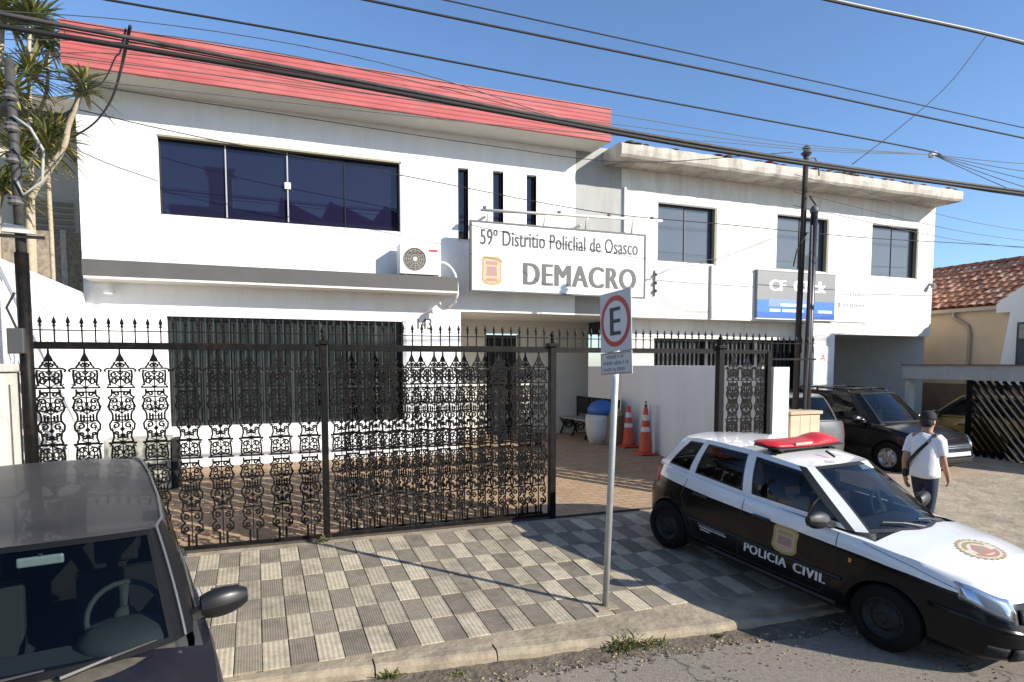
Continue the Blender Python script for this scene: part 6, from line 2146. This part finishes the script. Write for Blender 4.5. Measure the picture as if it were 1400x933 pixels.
cable('cable', 'drooping wire hanging on the wall right of the station sign', [(8.02, YF - .05, 4.2), (8.3, YF - .04, 3.85), (8.8, YF - .03, 3.68), (9.45, YF - .03, 3.66)], .005, M_cableg)
lb = empty('wall_spotlight', (16.45, YF - .05, 4.55), label='small grey spotlight near the right corner of the office building', cat='lamp')
m_ = MB(); m_.lathe([(.03, 0), (.06, .05), (.06, .12)], 10, M=Matrix.Rotation(R(115), 4, 'X')); m_.build('head', M_cgrey, lb)
m_ = MB(); m_.box(-.02, .02, -.02, .05, .0, .05); m_.build('bracket', M_cgrey, lb)
# roof aerial
b = MB(); b.tube([(1.0, 13.0, 6.86), (1.0, 13.0, 8.15)], .012); b.build('aerial', M_cgrey, label='thin aerial standing on the station roof', cat='aerial')


# ------------------------------------------------------------------ palms on the left
def blade(b, base, d, length, w, droop, mi):
    d = Vector(d).normalized()
    s_ = d.cross(Vector((0, 0, 1)))
    s_ = s_.normalized() if s_.length > .05 else Vector((1, 0, 0))
    rows = []
    for i in range(5):
        t = i / 4
        p = Vector(base) + d * length * t - Vector((0, 0, droop * t * t * length))
        ww = w * (1 - t) ** .6 * (.6 + .8 * min(t * 3, 1)) * .7 + .0015
        rows.append([p - s_ * ww, p + s_ * ww * .05 + Vector((0, 0, -.006)), p + s_ * ww])
    b.grid(rows, mi)


def palm(label, trunk, rs, crowns, seed):
    rg = random.Random(seed)
    root = empty('dracaena_palm', trunk[0], label=label, cat='palm', group='palms behind the boundary wall')
    o0 = Vector(trunk[0])
    b = MB()
    path = []
    tp = [Vector(p) - o0 for p in trunk]
    for i in range(len(tp) - 1):
        p0, p1, p2, p3 = tp[max(i - 1, 0)], tp[i], tp[i + 1], tp[min(i + 2, len(tp) - 1)]
        for k in range(4):
            t = k / 4
            path.append(0.5 * ((2 * p1) + (p2 - p0) * t + (2 * p0 - 5 * p1 + 4 * p2 - p3) * t * t + (-p0 + 3 * p1 - 3 * p2 + p3) * t ** 3))
    path.append(tp[-1])
    b.tube(path, [lerp(rs[0], rs[1], i / (len(path) - 1)) * rg.uniform(.93, 1.07) for i in range(len(path))], 8)
    b.build('trunk', M_trunk, root, smooth=True)
    for (c_, ln, n) in crowns:
        b = MB()
        c_ = Vector(c_) - o0
        for k in range(n):
            az = rg.uniform(0, 360); el = rg.triangular(-35, 85, 25)
            d = (math.cos(R(az)) * math.cos(R(el)), math.sin(R(az)) * math.cos(R(el)), math.sin(R(el)))
            base = c_ + Vector((0, 0, rg.uniform(-.18, .05)))
            blade(b, base, d, ln * rg.uniform(.65, 1.1), rg.uniform(.02, .034), rg.uniform(.05, .45), 1 if rg.random() < (.5 if el < 0 else .22) else 0)
        b.build('crown', [M_leaf, M_leafy], root)
    return root


T = [(-2.974, 11.4, .3), (-2.974, 11.4, 3.2), (-2.974, 11.4, 4.576), (-2.916, 11.33, 4.884), (-2.644, 11.26, 5.313), (-2.467, 11.19, 5.578), (-2.377, 11.12, 5.881), (-2.265, 11.05, 6.103), (-2.16, 10.98, 6.372)]
palm('pale bent palm trunk leaning over the station corner', T, (.055, .03), [((-2.14, 10.97, 6.42), .46, 80)], 1)
palm('straight thin palm nearest the left service pole', [(-3.0, 11.6, .3), (-2.99, 11.6, 4.0), (-2.95, 11.6, 6.18), (-2.915, 11.6, 7.2), (-2.87, 11.6, 7.45)], (.035, .024), [((-2.93, 11.6, 6.75), .6, 90), ((-2.87, 11.6, 7.5), .66, 130), ((-2.75, 11.5, 5.75), .62, 110)], 2)
palm('thin palm with a high crown just left of the red fascia', [(-2.9, 12.1, .3), (-2.89, 12.1, 5.6), (-3.015, 12.1, 6.1), (-2.85, 12.1, 6.66), (-2.80, 12.1, 7.4)], (.035, .022), [((-2.80, 12.1, 7.42), .5, 90), ((-2.74, 12.0, 6.0), .65, 110)], 3)
palm('low bushy palm with yellow leaves at the left edge', [(-3.35, 11.3, .3), (-3.34, 11.3, 3.8), (-3.3, 11.3, 5.0)], (.05, .035), [((-3.22, 11.3, 5.05), .6, 110), ((-3.1, 11.4, 6.35), .62, 110), ((-3.02, 11.3, 5.55), .6, 110)], 4)
palm('tall palm at the very left edge with dark dense crown', [(-3.5, 11.9, .3), (-3.5, 11.9, 5.0), (-3.35, 11.9, 7.0), (-3.3, 11.9, 7.6)], (.05, .03), [((-3.25, 11.9, 7.62), .7, 110)], 5)


# ------------------------------------------------------------------ weeds along kerb and fence
def weed(x, y, z, h, n, spread, label, dry, seed):
    rg = random.Random(seed)
    root = empty('weed_tuft', (x, y, z), label=label, cat='weed', group='weeds in the pavement joints')
    b = MB()
    for k in range(n):
        a = rg.uniform(0, 360)
        base = Vector((rg.gauss(0, spread * .45), rg.gauss(0, spread * .22), 0))
        d = (math.cos(R(a)) * .8, math.sin(R(a)) * .8, rg.uniform(.5, 1.6))
        blade(b, base, d, h * rg.uniform(.4, 1.1), rg.uniform(.003, .006), rg.uniform(.1, .7), 1 if rg.random() < dry else 0)
    b.build('blades', [M_grass, M_straw], root)


weed(2.95, 4.80, .02, .19, 130, .17, 'largest grass tuft at the kerb below the parking sign', .45, 1)
weed(3.22, 4.74, .02, .12, 70, .14, 'low dry grass tuft just right of the largest one', .6, 2)
weed(0.93, 4.99, .03, .12, 60, .09, 'small green weed at the kerb left of centre', .3, 3)
weed(0.70, 7.98, wz(7.98), .10, 60, .07, 'yellow green weed at the foot of the middle fence post', .5, 4)
weed(3.86, 4.68, .02, .07, 36, .06, 'tiny weed where the car shadow meets the kerb', .3, 5)
weed(-0.42, 5.16, .05, .10, 60, .10, 'small weed beside the dark wagon at the lower edge', .2, 6)
weed(1.45, 4.86, .02, .05, 40, .10, 'short weed tuft in the gutter dirt left of the largest tuft', .5, 7)
# grit and leaf litter in the gutter, far too small to count
b = MB()
rg = random.Random(8)
for k in range(900):
    x = rg.uniform(-.6, 5.2); y = kerb_y(x) - abs(rg.gauss(.06, .16)) - .01
    s_ = rg.uniform(.004, .013)
    M = Matrix.Translation((x, y, .012)) @ Matrix.Rotation(rg.uniform(0, 6.28), 4, 'Z') @ Matrix.Rotation(rg.uniform(-.6, .6), 4, 'X')
    b.box(-s_, s_, -s_ * .7, s_ * .7, -s_ * .4, s_ * .4, M=M, mi=rg.choice((0, 0, 1, 2)))
for k in range(1500):
    x = rg.uniform(-.4, 9.5); y = rg.uniform(1.2, 4.7)
    s_ = rg.uniform(.003, .009)
    M = Matrix.Translation((x, y, .003)) @ Matrix.Rotation(rg.uniform(0, 6.28), 4, 'Z') @ Matrix.Rotation(rg.uniform(-.6, .6), 4, 'X')
    b.box(-s_, s_, -s_ * .8, s_ * .8, -s_ * .4, s_ * .5, M=M, mi=rg.choice((0, 0, 2)))
b.build('litter', [M_conc, M_straw, M_gutter], kind='stuff', label='pale grit and dry litter lying in the gutter and road')

# ------------------------------------------------------------------ houses across the street (seen only as reflections)
def far_house(x0, x1, y0, y1, h, label, saw=0):
    t = empty('terrace_house', (x0, y0, 0), label=label, cat='house', group='houses across the street')
    w_, d_ = x1 - x0, y1 - y0
    b = MB(); b.box(0, w_, 0, d_, 0.05, h); b.build('wall', M_beige, t)
    if saw:
        n = saw
        for k in range(n):
            a = w_ * k / n; c_ = w_ * (k + 1) / n
            m_ = MB(); m_.prism([(a, h + .002), (c_, h + .002), (a + .05, h + 1.1)], d_ * .98, M=Matrix.Translation((0, d_ * .99, 0)) @ FRONT); m_.build('roof', M_clay, t, fix=True)
    else:
        b = MB(); b.box(-.2, w_ + .2, -.2, d_ + .2, h + .003, h + .25); b.build('roof', M_slab, t)


far_house(-3.6, 1.2, -16, -11.5, 9.9, 'flat roofed house mirrored in the left panes of the upstairs window')
far_house(1.3, 9.2, -17, -11.5, 9.9, 'saw-tooth roofed house mirrored in the right panes of the upstairs window', saw=3)
b = MB(); b.box(-2.1, -.9, -13.6, -12.4, 10.16, 12.2); b.box(-2.25, -.75, -13.75, -12.25, 12.203, 12.35); b.build('water_tank', M_beige, label='square water tower mirrored in the left panes of the upstairs window', cat='tank')
